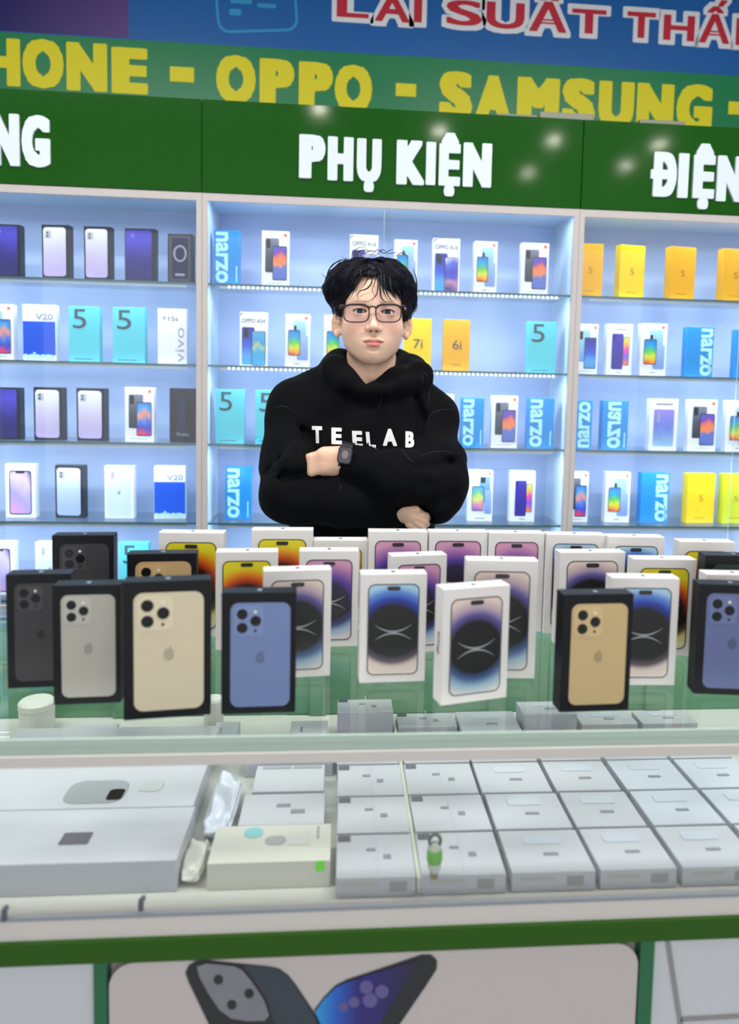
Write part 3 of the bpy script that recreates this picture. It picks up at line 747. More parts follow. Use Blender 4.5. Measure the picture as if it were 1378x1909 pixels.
def logo(parent, x, y, z, h, m, top=False):
    k = (h, m.name)
    if k not in _lm:
        a = plate_mesh(logo_pts(h), .0003); b = plate_mesh(leaf_pts(h)[::-1], .0003)
        n = len(a.vertices); me = pymesh('logo', [v.co[:] for v in a.vertices]+[v.co[:] for v in b.vertices], [tuple(p.vertices) for p in a.polygons]+[tuple(n+i for i in p.vertices) for p in b.polygons])
        me.materials.append(m); _lm[k] = me
    return link('logo', _lm[k], None, parent, (x, y, z), (-math.pi/2, 0, 0) if top else (0, 0, 0))
_pm = {}
def cached(key, fn, m):
    k = (key, m.name)
    if k not in _pm:
        me = fn(); me.materials.clear(); me.materials.append(m); _pm[k] = me
    return _pm[k]
def pl(parent, name, cx, cz, w, h, m, r=0.0, lay=1, T=.028, kind='f', rot=0):
    me = cached(('pl', round(w, 5), round(h, 5), round(r, 5)), lambda: plate_mesh(rr_pts(w, h, r, 5)), m)
    return link(name, me, None, parent, (cx, -T/2-.0003*lay+.0002, cz), (0, rot, 0))
def arc_mesh(W, up):
    """thin crescent touching the centre"""
    P, Q = [], []
    n = 14
    for i in range(n+1):
        t = -1+2*i/n; x = t*W*.5; z = (abs(t)**2.0)*W*.19*up
        th = .0011*(1-abs(t)**1.5)+.00012
        P.append((x, z+th)); Q.append((x, z-th))
    return plate_mesh(Q+P[::-1], .0003)
def front_screen(o, W, H, T, style):
    sw, sh = W*.78, H*.84
    bz = {'purple': m_bez_p, 'yellow': m_bez_y}.get(style, m_bezel)
    r = W*.105
    b = link('phone_print', cached(('ring', round(W, 5), round(H, 5)), lambda: ring_mesh(rr_pts(sw, sh, r, 6), rr_pts(sw-.0032, sh-.0032, r-.0014, 6)), bz), None, o, (0.0, -T/2-.0002, H*.49))
    s = link('screen_print', cached(('scr', round(W, 5), round(H, 5)), lambda: plate_mesh(rr_pts(sw-.0030, sh-.0030, r-.0013, 6), .0003), SCR[style]), None, b, (0, 0, 0))
    link('island_print', cached(('isl', round(W, 5)), lambda: plate_mesh(rr_pts(W*.20, W*.062, W*.03, 5), .0003), m_island), None, b, (0, -.0004, sh/2-W*.068))
    for up in (1, -1):
        link('arc_print', cached(('arc', round(W, 4), up), lambda: arc_mesh(sw*.72, up), m_arc), None, b, (0, -.0004, -.0012*up*-1-.004))
def back_phone(o, W, H, T, col, name):
    pw, ph = W*.80, H*.86
    m = mat('phone_back_'+name, srgb(*col), 0.4, spec=0.3)
    b = link('phone_print', cached(('pb', round(W, 5), round(H, 5)), lambda: plate_mesh(rr_pts(pw, ph, W*.11, 7)), m), None, o, (0.002, -T/2+.0001, H*.49))
    dk = mat('lens_black', srgb(20, 22, 26), 0.15)
    c2 = tuple(min(255, int(c*1.03+3)) for c in col)
    link('camera_plate', cached(('cp', round(W, 5)), lambda: plate_mesh(rr_pts(W*.40, W*.41, W*.08, 6), .0004), mat('camera_plate_'+name, srgb(*c2), 0.3)), None, b, (-pw/2+W*.245, -.0004, ph/2-W*.25))
    for (u, v) in ((.155, .155), (.155, .345), (.335, .25)):
        me = cached(('lens', round(W, 5)), lambda: plate_mesh([(W*.072*math.cos(t*math.pi/10), W*.072*math.sin(t*math.pi/10)) for t in range(20)], .0005), dk)
        link('lens_print', me, None, b, (-pw/2+W*u, -.0008, ph/2-W*v))
    link('flash_print', cached(('fl', round(W, 5)), lambda: plate_mesh([(W*.022*math.cos(t*math.pi/6), W*.022*math.sin(t*math.pi/6)) for t in range(12)], .0005), mat('flash_print', srgb(225, 222, 210), 0.3)), None, b, (-pw/2+W*.33, -.0008, ph/2-W*.125))
    link('sensor_print', cached(('fl2', round(W, 5)), lambda: plate_mesh([(W*.018*math.cos(t*math.pi/6), W*.018*math.sin(t*math.pi/6)) for t in range(12)], .0005), dk), None, b, (-pw/2+W*.33, -.0008, ph/2-W*.385))
    lg = logo(b, 0, -.0006, -.002, W*.17, mat('logo_'+name, srgb(*[int(c*.88) for c in col]), 0.15, 0.3))
def counter_box(style, size, xl, yl, xr, yr, label, yaw=None, white=True, back=None, dy=0, Wn=None):
    H = .172 if size == 'L' else .155
    T = .028
    a, b = Wz(xl, yl, ZG+H), Wz(xr, yr, ZG+H)
    d = b-a; W = d.length if Wn is None else Wn
    yw = math.atan2(d.y, d.x) if yaw is None else math.radians(yaw)
    c = (a+b)/2
    n = Vector((-math.sin(yw), math.cos(yw), 0))
    W = round(W/math.cos(0), 3)
    ctr_ = c+n*(T/2)
    cm = m_cwhite if white else m_cblack
    o = link('phone_box', box_mesh(W, T, H, 0.0009, True, cm.name), cm, None, (ctr_.x, ctr_.y+dy, ZG+.0003), (0, 0, yw))
    tag(o, label, 'box', 'phone boxes standing on the glass counter')
    if white: front_screen(o, W, H, T, style)
    else: back_phone(o, W, H, T, back, style)
    logo(o, 0, 0, H+.0002, .0085, m_logo_d if white else m_logo_l, True)
    if white and label.startswith('foremost'):
        me, (a_, b_, c_, d_) = glyph('iPhone', 0, 0, 1.0)
        s_ = .030/(b_-a_)
        link('side_lettering', me.copy(), m_island, o, (-W/2-.0001, -s_*(c_+d_)/2, H*.42), (0, -math.pi/2, -math.pi/2), (s_, .0003, s_))
    return o
CB = counter_box
# dark boxes with a phone back printed on them
CB('graphite', 'L', 94.5, 1000, 213, 996.6, 'black phone box with dark grey phone print at the back left of the counter', white=False, back=(58, 56, 58), yaw=4)
CB('gold_back', 'S', 235, 1036, 367, 1029, 'black phone box with tan gold phone print behind the pale gold one', white=False, back=(190, 158, 112), yaw=5)
CB('graphite', 'S', 7.6, 1074, 133, 1068, 'black phone box with dark phone print at the far left', white=False, back=(30, 30, 36), yaw=5)
CB('silver', 'S', 97, 1093, 227, 1087, 'black phone box with silver grey phone print on the left', white=False, back=(180, 176, 166), yaw=4, dy=-.004)
CB('pale_gold', 'L', 228, 1091, 391.7, 1077, 'black phone box with pale cream gold phone print, largest of the dark boxes', white=False, back=(212, 200, 172), yaw=8)
CB('sky_blue', 'S', 413, 1107, 552.7, 1104.5, 'black phone box with light blue phone print in front left of centre', white=False, back=(116, 134, 178), yaw=2.5)
CB('gold', 'S', 1050.8, 1108.7, 1183.6, 1108, 'black phone box with golden tan phone print on the right', white=False, back=(200, 174, 128), yaw=3)
CB('sierra', 'S', 1302, 1087, 1436, 1095, 'black phone box with greyish blue phone print at the right edge', white=False, back=(98, 108, 150), yaw=-7)
CB('pine', 'L', 1312, 1033, 1440, 1040, 'black phone box with dark green phone print at the back right', white=False, back=(44, 62, 56), yaw=-3)
# white boxes with a phone front printed on them
CB('yellow', 'L', 297, 992, 416, 995, 'white phone box with yellow orange screen, back row, leftmost white box', yaw=-1)
CB('yellow', 'S', 401.7, 1031.6, 518, 1026.6, 'white phone box with yellow orange screen behind the light blue dark box', yaw=4)
CB('yellow', 'L', 469, 988.4, 583.8, 988.4, 'white phone box with yellow orange screen in the back row left of the man', yaw=1)
CB('yellow', 'S', 584.6, 1006.4, 686.0, 1008, 'shorter looking white phone box in the back row with only a screen edge showing', yaw=1, dy=.0)
CB('purple', 'S', 558, 1028, 670, 1026.6, 'white phone box with purple screen behind the silver one, left of centre', yaw=2)
CB('silver', 'S', 492, 1067, 617.4, 1060, 'white phone box with pale silver screen just right of the light blue dark box', yaw=7)
CB('blue', 'S', 673, 1071, 797, 1070, 'white phone box with blue topped screen in the middle of the front row', yaw=3)
CB('silver', 'S', 830, 1101, 949, 1089, 'foremost white phone box with beige screen and dark orb, turned to show its left side', yaw=15)
CB('purple', 'L', 687.4, 990.8, 798, 992, 'white phone box with purple screen, back row, just right of the man', yaw=0)
CB('purple', 'L', 800, 991, 910, 992.7, 'white phone box with purple screen, middle one of three in the back row', yaw=0)
CB('purple', 'L', 912, 993, 1017, 995, 'white phone box with purple screen, rightmost of three in the back row', yaw=0)
CB('purple', 'S', 731.8, 1038.4, 832, 1033, 'white phone box with purple screen between the blue and the foremost beige one', yaw=9)
CB('silver', 'L', 871, 1045, 1004, 1046, 'tall white phone box with beige screen behind the foremost one', yaw=-3)
CB('blue', 'L', 1019, 995, 1131, 999, 'white phone box with light blue screen, back row, next to the purple three', yaw=-2)
CB('blue', 'L', 1133, 999.5, 1241.4, 1003, 'white phone box with light blue screen, back row, second right of the purple three', yaw=-2)
CB('yellow', 'L', 1264, 1007, 1376, 1014, 'white phone box with yellow screen in the back row at the far right', yaw=-3)
CB('silver', 'S', 1043, 1029, 1169, 1031, 'white phone box with beige screen behind the golden tan dark box', yaw=2)
CB('yellow', 'S', 1181, 1042, 1300, 1044, 'white phone box with yellow screen behind the blue screened one on the right', yaw=-2)
CB('blue', 'S', 1140, 1076, 1270, 1080, 'white phone box with blue screen right of the golden tan dark box', yaw=-2)
CB('silver', 'S', 1323, 1073, 1440, 1078, 'white phone box mostly hidden behind the greyish blue one at right edge', yaw=-4, dy=.012)

# ------------------------------------------------------------------ phone boxes in the wall cabinets
m_pw = mat('carton_shelf_white', srgb(232, 234, 240), 0.45)
m_az = mat('carton_azure', srgb(28, 140, 216), 0.4); m_tl = mat('carton_teal', srgb(88, 198, 214), 0.4)
m_ye = mat('carton_yellow', srgb(240, 204, 14), 0.4); m_ye2 = mat('carton_amber', srgb(236, 172, 24), 0.4); m_li = mat('carton_lime', srgb(206, 214, 26), 0.4)
m_bk = mat('carton_dark', srgb(30, 32, 44), 0.35); m_vb = mat('print_royal_blue', srgb(24, 84, 214), 0.4)
m_ink = mat('ink_dark', srgb(66, 76, 92), 0.5); m_aq = mat('ink_aqua', srgb(176, 232, 240), 0.5); m_or = mat('ink_orange', srgb(240, 110, 70), 0.5)
m_gr = mat('ink_grey', srgb(150, 160, 178), 0.5)
g_black = grad_mat('g_black_phone', [(0, (44, 50, 66)), (.5, (74, 80, 98)), (1, (120, 124, 142))])
g_sunset = grad_mat('g_sunset', [(0, (92, 108, 190)), (.35, (96, 120, 200)), (.48, (240, 140, 90)), (.66, (238, 120, 80)), (.8, (120, 70, 170)), (1, (70, 90, 190))], noise=.5, nscale=1.8)
g_green = grad_mat('g_green', [(0, (232, 96, 60)), (.12, (240, 170, 50)), (.3, (214, 224, 60)), (.5, (90, 200, 90)), (.72, (40, 160, 210)), (1, (40, 120, 200))], noise=.45, nscale=2.2)
g_sky = grad_mat('g_sky', [(0, (110, 150, 214)), (.5, (140, 190, 226)), (1, (170, 216, 232))])
g_navyblue = grad_mat('g_navyblue', [(0, (60, 150, 210)), (.25, (80, 160, 230)), (.5, (50, 90, 210)), (.8, (46, 52, 160)), (1, (56, 56, 150))], noise=.2)
g_feather = grad_mat('g_feather', [(0, (60, 150, 205)), (.4, (70, 170, 215)), (.55, (180, 200, 150)), (.7, (60, 150, 205)), (1, (90, 170, 215))], noise=.5, nscale=2.5)
g_violet = grad_mat('g_violet', [(0, (60, 50, 120)), (.25, (190, 140, 170)), (.4, (76, 84, 190)), (.6, (66, 70, 190)), (.8, (90, 110, 210)), (1, (200, 200, 230))], noise=.5, nscale=1.6)
g_indigo = grad_mat('g_indigo', [(0, (52, 40, 140)), (1, (64, 50, 170))])
g_candy = grad_mat('g_candy', [(0, (240, 130, 60)), (.3, (120, 90, 220)), (.55, (230, 80, 170)), (.8, (240, 200, 60)), (1, (200, 230, 120))], noise=.5, nscale=2)
g_lav = grad_mat('g_lavender', [(0, (188, 170, 222)), (.5, (204, 196, 226)), (1, (220, 226, 226))])
g_steel = grad_mat('g_steel', [(0, (158, 178, 226)), (.6, (190, 208, 234)), (1, (214, 222, 226))])
g_ind = grad_mat('g_deep_blue', [(0, (40, 38, 92)), (.4, (50, 44, 130)), (.8, (74, 68, 190)), (1, (60, 56, 160))], noise=.2)
g_pink = grad_mat('g_pinkviolet', [(0, (226, 160, 220)), (.4, (170, 160, 226)), (.7, (214, 190, 226)), (1, (60, 60, 130))], noise=.6, nscale=1.6, dirn=(.3, .7))
g_multi = grad_mat('g_multiblue', [(0, (226, 60, 90)), (.2, (60, 70, 190)), (.45, (80, 130, 220)), (.6, (240, 150, 120)), (.8, (70, 160, 220)), (1, (60, 110, 210))], noise=.6, nscale=2)
def s_redmi(o, W, H, T, back=None, front=None, camcol=None, flip=False):
    back = back or g_black; front = front or g_sunset
    b = pl(o, 'phone_print', -W*.12, H*.56, W*.50, H*.62, back, W*.05, 1, T)
    pl(b, 'camera_print', -W*.14, H*.21, W*.16, H*.16, camcol or m_bk, W*.03, 1, 0)
    b2 = pl(o, 'phone_print', W*.16, H*.42, W*.52, H*.62, m_bk, W*.05, 3, T)
    pl(b2, 'screen_print', 0, 0, W*.48, H*.59, front, W*.04, 1, 0)
    pl(o, 'logo', W*.36, H*.93, W*.11, W*.11, m_or, W*.025, 1, T)
    pl(o, 'small_print', W*-.02, H*.055, W*.62, H*.010, m_gr, 0, 1, T)
def s_redmig(o, W, H, T):
    b = pl(o, 'phone_print', W*.08, H*.62, W*.52, H*.52, g_sky, W*.05, 1, T)
    pl(b, 'camera_print', -W*.18, H*.12, W*.10, H*.09, m_bk, W*.04, 1, 0)
    pl(o, 'phone_print', W*.20, H*.36, W*.44, H*.46, grad_mat('g_sky2', [(0, (120, 150, 214)), (1, (160, 190, 226))]), W*.05, 2, T)
    b2 = pl(o, 'phone_print', -W*.14, H*.46, W*.48, H*.48, m_bk, W*.05, 4, T)
    pl(b2, 'screen_print', 0, 0, W*.44, H*.455, g_green, W*.04, 1, 0)
    pl(o, 'logo', W*.34, H*.93, W*.11, W*.11, m_or, W*.025, 1, T)
    pl(o, 'small_print', W*-.02, H*.06, W*.22, H*.012, m_ink, 0, 1, T)
def s_redmil(o, W, H, T):
    b = pl(o, 'phone_print', W*.16, H*.62, W*.44, H*.52, grad_mat('g_azure_phone', [(0, (90, 140, 210)), (1, (130, 180, 220))]), W*.05, 1, T)
    pl(b, 'camera_print', -W*.08, H*.19, W*.2, H*.11, m_bk, W*.03, 1, 0)
    pl(o, 'phone_print', W*.30, H*.38, W*.28, H*.46, grad_mat('g_sky2', [(0, (120, 150, 214)), (1, (160, 190, 226))]), W*.04, 2, T)
    b2 = pl(o, 'phone_print', -W*.12, H*.45, W*.48, H*.48, m_bk, W*.05, 4, T)
    pl(b2, 'screen_print', 0, 0, W*.44, H*.455, grad_mat('g_pastel', [(0, (170, 110, 210)), (.25, (230, 150, 170)), (.5, (214, 226, 120)), (.7, (120, 200, 150)), (1, (90, 150, 220))], noise=.6, nscale=2), W*.04, 1, 0)
    pl(o, 'logo', W*.36, H*.94, W*.10, W*.10, m_or, W*.025, 1, T)
    pl(o, 'small_print', W*-.02, H*.06, W*.42, H*.010, m_ink, 0, 1, T)
def s_oppo(o, W, H, T, word='OPPO A16', back=None, front=None):
    put_text('lettering', word, o, -W*.42, W*.42, H*.80, H*.88, -T/2-.0001, m_ink, .006)
    b = pl(o, 'phone_print', -W*.19, H*.37, W*.46, H*.70, back or g_navyblue, W*.05, 1, T)
    pl(b, 'camera_print', -W*.08, H*.24, W*.16, H*.17, m_bk, W*.03, 1, 0)
    b2 = pl(o, 'phone_print', W*.19, H*.33, W*.50, H*.64, m_bk, W*.05, 3, T)
    pl(b2, 'screen_print', 0, 0, W*.46, H*.62, front or g_violet, W*.04, 1, 0)
    v = [(-W*.49, H*.99), (-W*.49, H*.915), (-W*.33, H*.99)]
    link('corner_print', cached(('cor', round(W, 4)), lambda: plate_mesh(v), m_gr), None, o, (0, -T/2, 0))
def s_narzo(o, W, H, T, rot=1, u=(-.42, .06)):
    x0, x1 = W*u[0], W*u[1]
    put_text('lettering', 'narzo', o, x0, x1, H*.03, H*.97, -T/2-.0001, m_aq, .03, 0, rot=rot)
    pl(o, 'small_print', W*.38, H*.2, W*.045, H*.30, m_aq, 0, 1, T)
def s_five(o, W, H, T):
    put_text('lettering', '5', o, -W*.36, W*.08, H*.60, H*.95, -T/2-.0001, m_ink, .01)
    pl(o, 'small_print', -W*.05, H*.05, W*.6, H*.012, m_ink, 0, 1, T)
def s_yellow(o, W, H, T, word='6i'):
    put_text('lettering', word, o, -W*.15, W*.18, H*.42, H*.60, -T/2-.0001, m_ink, -.004)
    if word == '6i' : put_text('small_lettering', 'realme', o, -W*.17, W*.17, H*.115, H*.14, -T/2-.0001, m_ink, .01)
def s_yplain(o, W, H, T):
    put_text('small_lettering', '5', o, -W*.08, W*.08, H*.44, H*.56, -T/2-.0001, mat('ink_ochre', srgb(180, 120, 10), 0.5), .0)
    pl(o, 'small_print', -W*.02, H*.11, W*.4, H*.010, mat('ink_ochre', srgb(180, 120, 10), 0.5), 0, 1, T)
def s_vivob(o, W, H, T):
    pl(o, 'blue_print', 0.0, H*.40, W*.98, H*.60, m_vb, 0, 1, T)
    put_text('lettering', 'V20', o, -W*.1, W*.42, H*.73, H*.84, -T/2-.0001, m_gr, .02)
    put_text('small_lettering', 'vivo', o, -W*.46, W*.44, H*.02, H*.15, -T/2-.0012, m_aq, .03)
def s_vivow(o, W, H, T):
    put_text('lettering', 'Y15s', o, -W*.36, W*.2, H*.78, H*.86, -T/2-.0001, m_ink, .01)
    put_text('small_lettering', 'vivo', o, W*.12, W*.42, H*.03, H*.66, -T/2-.0001, m_gr, -.004, rot=-1)
def s_iback(o, W, H, T, g=None, cams=2):
    b = pl(o, 'phone_print', -W*.02, H*.5, W*.84, H*.90, g or g_lav, W*.12, 1, T)
    pl(b, 'camera_print', -W*.24, H*.32, W*.24, H*.15, mat('cam_grey', srgb(176, 178, 190), .3), W*.06, 1, 0)
    for dz in (.35, .29): pl(b, 'lens_print', -W*.26, H*dz, W*.085, W*.085, m_ink, W*.042, 2, 0)
def s_iwhite(o, W, H, T):
    b = pl(o, 'phone_print', 0, H*.5, W*.84, H*.92, mat('phone_pale', srgb(206, 222, 232), .3), W*.10, 1, T)
    pl(b, 'camera_print', -W*.22, H*.33, W*.10, H*.14, m_gr, W*.04, 1, 0)
    logo(b, 0, -.0004, 0, W*.16, m_gr)
def s_ifront(o, W, H, T):
    b = pl(o, 'phone_print', 0, H*.47, W*.74, H*.82, m_bk, W*.09, 1, T)
    pl(b, 'screen_print', 0, 0, W*.68, H*.78, g_pink, W*.07, 1, 0)
    pl(b, 'notch_print', 0, H*.375, W*.3, H*.03, m_bk, W*.02, 2, 0)
def s_iring(o, W, H, T):
    pl(o, 'frame_print', 0, H*.5, W*.86, H*.92, mat('frame_brown', srgb(76, 70, 84), .4), W*.06, 1, T)
    b = pl(o, 'phone_print', 0, H*.5, W*.66, H*.84, mat('screen_navy', srgb(26, 30, 66), .3), W*.05, 2, T)
    R = W*.27
    link('ring_print', cached(('ringp', round(W, 4)), lambda: ring_mesh([(R*math.cos(t*.2618), R*1.25*math.sin(t*.2618)) for t in range(24)], [(R*.72*math.cos(t*.2618), R*.98*math.sin(t*.2618)) for t in range(24)]), mat('ring_grey', srgb(150, 152, 172), .4)), None, b, (0, -.0004, H*.1))
    pl(b, 'small_print', 0, -H*.33, W*.4, H*.05, mat('ring_grey', srgb(150, 152, 172), .4), W*.05, 1, 0)
def s_dark(o, W, H, T):
    pl(o, 'phone_print', W*-.05, H*.52, W*.30, H*.62, mat('dark_navy', srgb(34, 38, 70), .3), W*.02, 1, T)
    put_text('small_lettering', 'Redmi', o, -W*.22, W*.22, H*.12, H*.19, -T/2-.0001, m_gr, .01)
def s_deep(o, W, H, T): 
    b = pl(o, 'phone_print', -W*.04, H*.5, W*.86, H*.92, g_ind, W*.08, 1, T)
    pl(b, 'camera_print', -W*.2, H*.36, W*.14, W*.14, mat('cam_lilac', srgb(110, 100, 200), .3), W*.07, 1, 0)
def s_sams(o, W, H, T):
    put_text('small_lettering', 'SAMSUNG', o, -W*.2, W*.28, H*.885, H*.905, -T/2-.0001, m_ink, .01)
    b = pl(o, 'phone_print', -W*.08, H*.46, W*.44, H*.70, g_indigo, W*.05, 1, T)
    pl(b, 'camera_print', -W*.14, H*.27, W*.08, H*.1, mat('cam_dark', srgb(30, 24, 90), .3), W*.02, 1, 0)
    b2 = pl(o, 'phone_print', W*.26, H*.47, W*.24, H*.56, m_bk, W*.03, 1, T)
    pl(b2, 'screen_print', 0.0, 0, W*.21, H*.54, g_candy, W*.02, 1, 0)
    pl(o, 'small_print', 0, H*.05, W*.22, H*.012, m_ink, 0, 1, T)
def s_blues(o, W, H, T):
    b = pl(o, 'phone_print', 0, H*.44, W*.74, H*.72, grad_mat('g_blue_sam', [(0, (150, 190, 226)), (.5, (110, 130, 214)), (1, (150, 130, 214))], noise=.4), W*.06, 1, T)
    pl(b, 'camera_print', -W*.2, H*.2, W*.1, H*.2, m_gr, W*.04, 1, 0)
    pl(o, 'small_print', W*-.0, H*.9, W*.62, H*.02, m_ink, 0, 1, T)
def s_plainb(o, W, H, T): pl(o, 'small_print', 0, H*.5, W*.5, H*.02, m_aq, 0, 1, T)
T_ = .034
ORD = ['first', 'second', 'third', 'fourth', 'fifth', 'sixth', 'seventh', 'eighth']
ROW = ['top', 'second', 'third', 'fourth', 'lowest']
R_ = lambda f, **k: (lambda o, W, H, T: f(o, W, H, T, **k))
shelves = {
 ('left', 0): [(-14, 38, 418, 507, s_deep, m_bk, 'black box with deep blue phone print', 0), (78, 130, 419, 511, s_iback, m_bk, 'black box with lilac phone back', 6), (157, 207, 422, 515, s_iback, m_bk, 'black box with lilac phone back', 6),
               (233, 290, 426, 518, s_deep, m_bk, 'black box with indigo phone print', 4), (313, 360, 436, 522, s_iring, m_bk, 'black box with a pale ring print', 4)],
 ('left', 1): [(-28, 24, 567, 664, R_(s_redmi, front=g_multi, back=g_sky), m_pw, 'white box with colourful phone print', 0), (42, 104, 565, 664, s_vivob, m_pw, 'white box with royal blue lower half', 0), (128, 185, 571, 668, s_five, m_tl, 'turquoise box with a 5', 0),
               (210, 270, 571, 670, s_five, m_tl, 'turquoise box with a 5', 0), (294, 348, 571, 675, s_vivow, m_pw, 'plain white box with thin grey lettering', 0)],
 ('left', 2): [(-22, 38, 722, 812, s_deep, m_bk, 'black box with deep blue phone print', 0), (63, 118, 722, 813, s_iback, m_bk, 'black box with lilac phone back', 7), (143, 197, 724, 815, s_iback, m_bk, 'black box with lilac phone back', 7),
               (233, 287, 722, 822, R_(s_redmi, front=g_multi), m_pw, 'white box with black and blue phones', 0), (316, 366, 723, 820, s_dark, m_bk, 'plain dark grey box', 0)],
 ('left', 3): [(10, 66, 863, 963, s_ifront, m_pw, 'white box with pink violet screen', 0), (103, 157, 868, 963, R_(s_iback, g=g_steel), m_bk, 'black box with pale blue phone back', 5), (195, 249, 869, 967, s_iwhite, m_pw, 'white box with white phone back', 0),
               (287, 345, 866, 966, s_vivob, m_pw, 'white box with royal blue lower half', -3)],
 ('left', 4): [(-30, 27, 1008, 1108, s_ifront, m_pw, 'white box with blue violet screen', 0), (66, 120, 1010, 1110, s_iwhite, m_pw, 'white box almost hidden by a dark box', 0), (222, 276, 1014, 1112, s_five, m_tl, 'turquoise box', 0)],
 ('middle', 0): [(398, 447, 430, 526, s_narzo, m_az, 'azure box with tall vertical aqua lettering', 0), (488, 539, 431, 527, s_redmi, m_pw, 'white box with black and orange phones', 0), (652, 705, 438, 534, s_oppo, m_pw, 'white box with two violet blue phones', 0),
                 (735, 778, 447, 540, s_redmig, m_pw, 'white box with light blue phones', 0), (807, 857, 445, 543, s_oppo, m_pw, 'white box with two violet blue phones', 0), (884, 927, 450, 544, s_redmig, m_pw, 'white box with green screened phone', 0),
                 (972, 1023, 453, 547, s_redmi, m_pw, 'white box with black and orange phones', 0)],
 ('middle', 1): [(447, 498, 582, 680, R_(s_oppo, word='OPPO A54', front=g_feather), m_pw, 'white box with blue and feather print phones', 0), (532, 578, 586, 683, s_redmig, m_pw, 'white box with green screened phone', 0), (604, 650, 588, 683, s_redmig, m_pw, 'white box with green screened phone beside his ear', 0),
                 (753, 804, 594, 690, R_(s_yellow, word='7i'), m_ye, 'bright yellow box with a thin dark numeral', 0), (827, 876, 596, 691, s_yellow, m_ye2, 'amber box with a thin dark numeral', 0), (984, 1037, 600, 692, s_five, m_tl, 'turquoise box with a large 5', 0)],
 ('middle', 2): [(402, 455, 724, 820, s_five, m_tl, 'turquoise box with a large 5', 0), (476, 530, 725, 822, s_five, m_tl, 'turquoise box partly behind his shoulder', 0), (798, 845, 732, 832, s_redmig, m_pw, 'white box behind his other shoulder', 0),
                 (860, 902, 742, 832, s_narzo, m_az, 'azure box with tall vertical aqua lettering', 0), (917, 965, 738, 834, s_redmi, m_pw, 'white box with black and orange phones', 0), (984, 1033, 742, 834, s_narzo, m_az, 'azure box with tall vertical aqua lettering', 0)],
 ('middle', 3): [(420, 468, 870, 963, s_narzo, m_az, 'azure box with tall vertical aqua lettering', 0), (874, 919, 876, 967, s_redmil, m_pw, 'white box with pastel green screen', 0), (951, 998, 876, 968, s_sams, m_pw, 'white box with indigo phone', 0)],
 ('right', 0): [(1078, 1123, 454, 550, s_yplain, m_ye2, 'amber yellow box', 0), (1153, 1202, 457, 552, s_yplain, m_ye, 'bright yellow box', -8), (1247, 1297, 460, 555, s_yplain, m_ye2, 'amber yellow box', -8), (1345, 1397, 463, 559, s_yplain, m_ye2, 'amber yellow box', -8)],
 ('right', 1): [(1066, 1108, 604, 695, R_(s_redmi, front=g_navyblue, back=g_sky), m_pw, 'white box with royal blue screen', 0), (1131, 1179, 604, 695, s_sams, m_pw, 'white box with indigo and pink phones', 0), (1195, 1243, 603, 698, s_redmig, m_pw, 'white box with pale green screen', 0),
                 (1280, 1330, 610, 698, R_(s_narzo, u=(.02, .46)), m_az, 'azure box with aqua lettering', 0), (1372, 1422, 615, 702, s_plainb, m_az, 'plain azure box', 0)],
 ('right', 2): [(1066, 1103, 746, 835, R_(s_narzo, rot=-1, u=(-.2, .40)), m_az, 'azure box lettered upwards', 0), (1123, 1171, 747, 837, R_(s_narzo, rot=2, u=(-.3, .22)), m_az, 'azure box with tall vertical aqua lettering', 0), (1212, 1263, 741, 841, s_blues, m_pw, 'white box with blue violet phone', 0),
                 (1284, 1336, 745, 842, s_redmi, m_pw, 'white box with black phones', 0), (1355, 1405, 746, 845, s_redmig, m_pw, 'white box cut by the picture edge', 0)],
 ('right', 3): [(1056, 1097, 877, 968, R_(s_redmi, front=g_multi), m_pw, 'white box with black and blue phones', 0), (1129, 1175, 877, 970, s_redmig, m_pw, 'white box with green screened phone', 0), (1195, 1247, 882, 972, R_(s_narzo, u=(.02, .46)), m_az, 'azure box with aqua lettering', 0),
                 (1280, 1333, 880, 971, s_yplain, m_ye, 'bright yellow box', -5), (1347, 1397, 880, 971, s_yplain, m_li, 'lime yellow box', -5)],
}
for (bay, r), lst in shelves.items():
    n = len(lst)
    for k, (x0, x1, y0, y1, fn, m, look, yaw) in enumerate(lst):
        zs = SHZ[r]
        yf = YW+.042 if r < 3 else YW+.075
        a, b = Wp(x0, (y0+y1)/2, yf), Wp(x1, (y0+y1)/2, yf)
        t, d = Wp((x0+x1)/2, y0, yf), Wp((x0+x1)/2, y1, yf)
        W = round((b.x-a.x)/math.cos(math.radians(yaw)), 3); H = round(t.z-zs if r < 4 else t.z-d.z, 3)
        H = min(H, .172)
        xc_ = (a.x+b.x)/2
        lo_, hi_ = {'left': (XL, XM0), 'middle': (XM0, XM1), 'right': (XM1, XR)}[bay]
        xc_ = max(lo_+.018+W/2, min(hi_-.018-W/2, xc_))
        o = link('phone_box', box_mesh(W, T_, H, 0.0008, True, m.name), m, None, (xc_, yf+T_/2, zs+.0003), (0, 0, math.radians(-yaw if yaw > 0 else -yaw)))
        o.rotation_euler = (0, 0, math.radians(-yaw))
        fn(o, W, H, T_)
        pos = f'{ORD[k]} from the left on the {ROW[r]} shelf, {bay} cabinet'
        lab = f'{look}, {pos}'
        if len(lab.split()) > 16: lab = f'{look}, {ORD[k]} on the {ROW[r]} shelf, {bay} cabinet'
        tag(o, lab, 'box', f'phone boxes in the {bay} cabinet')
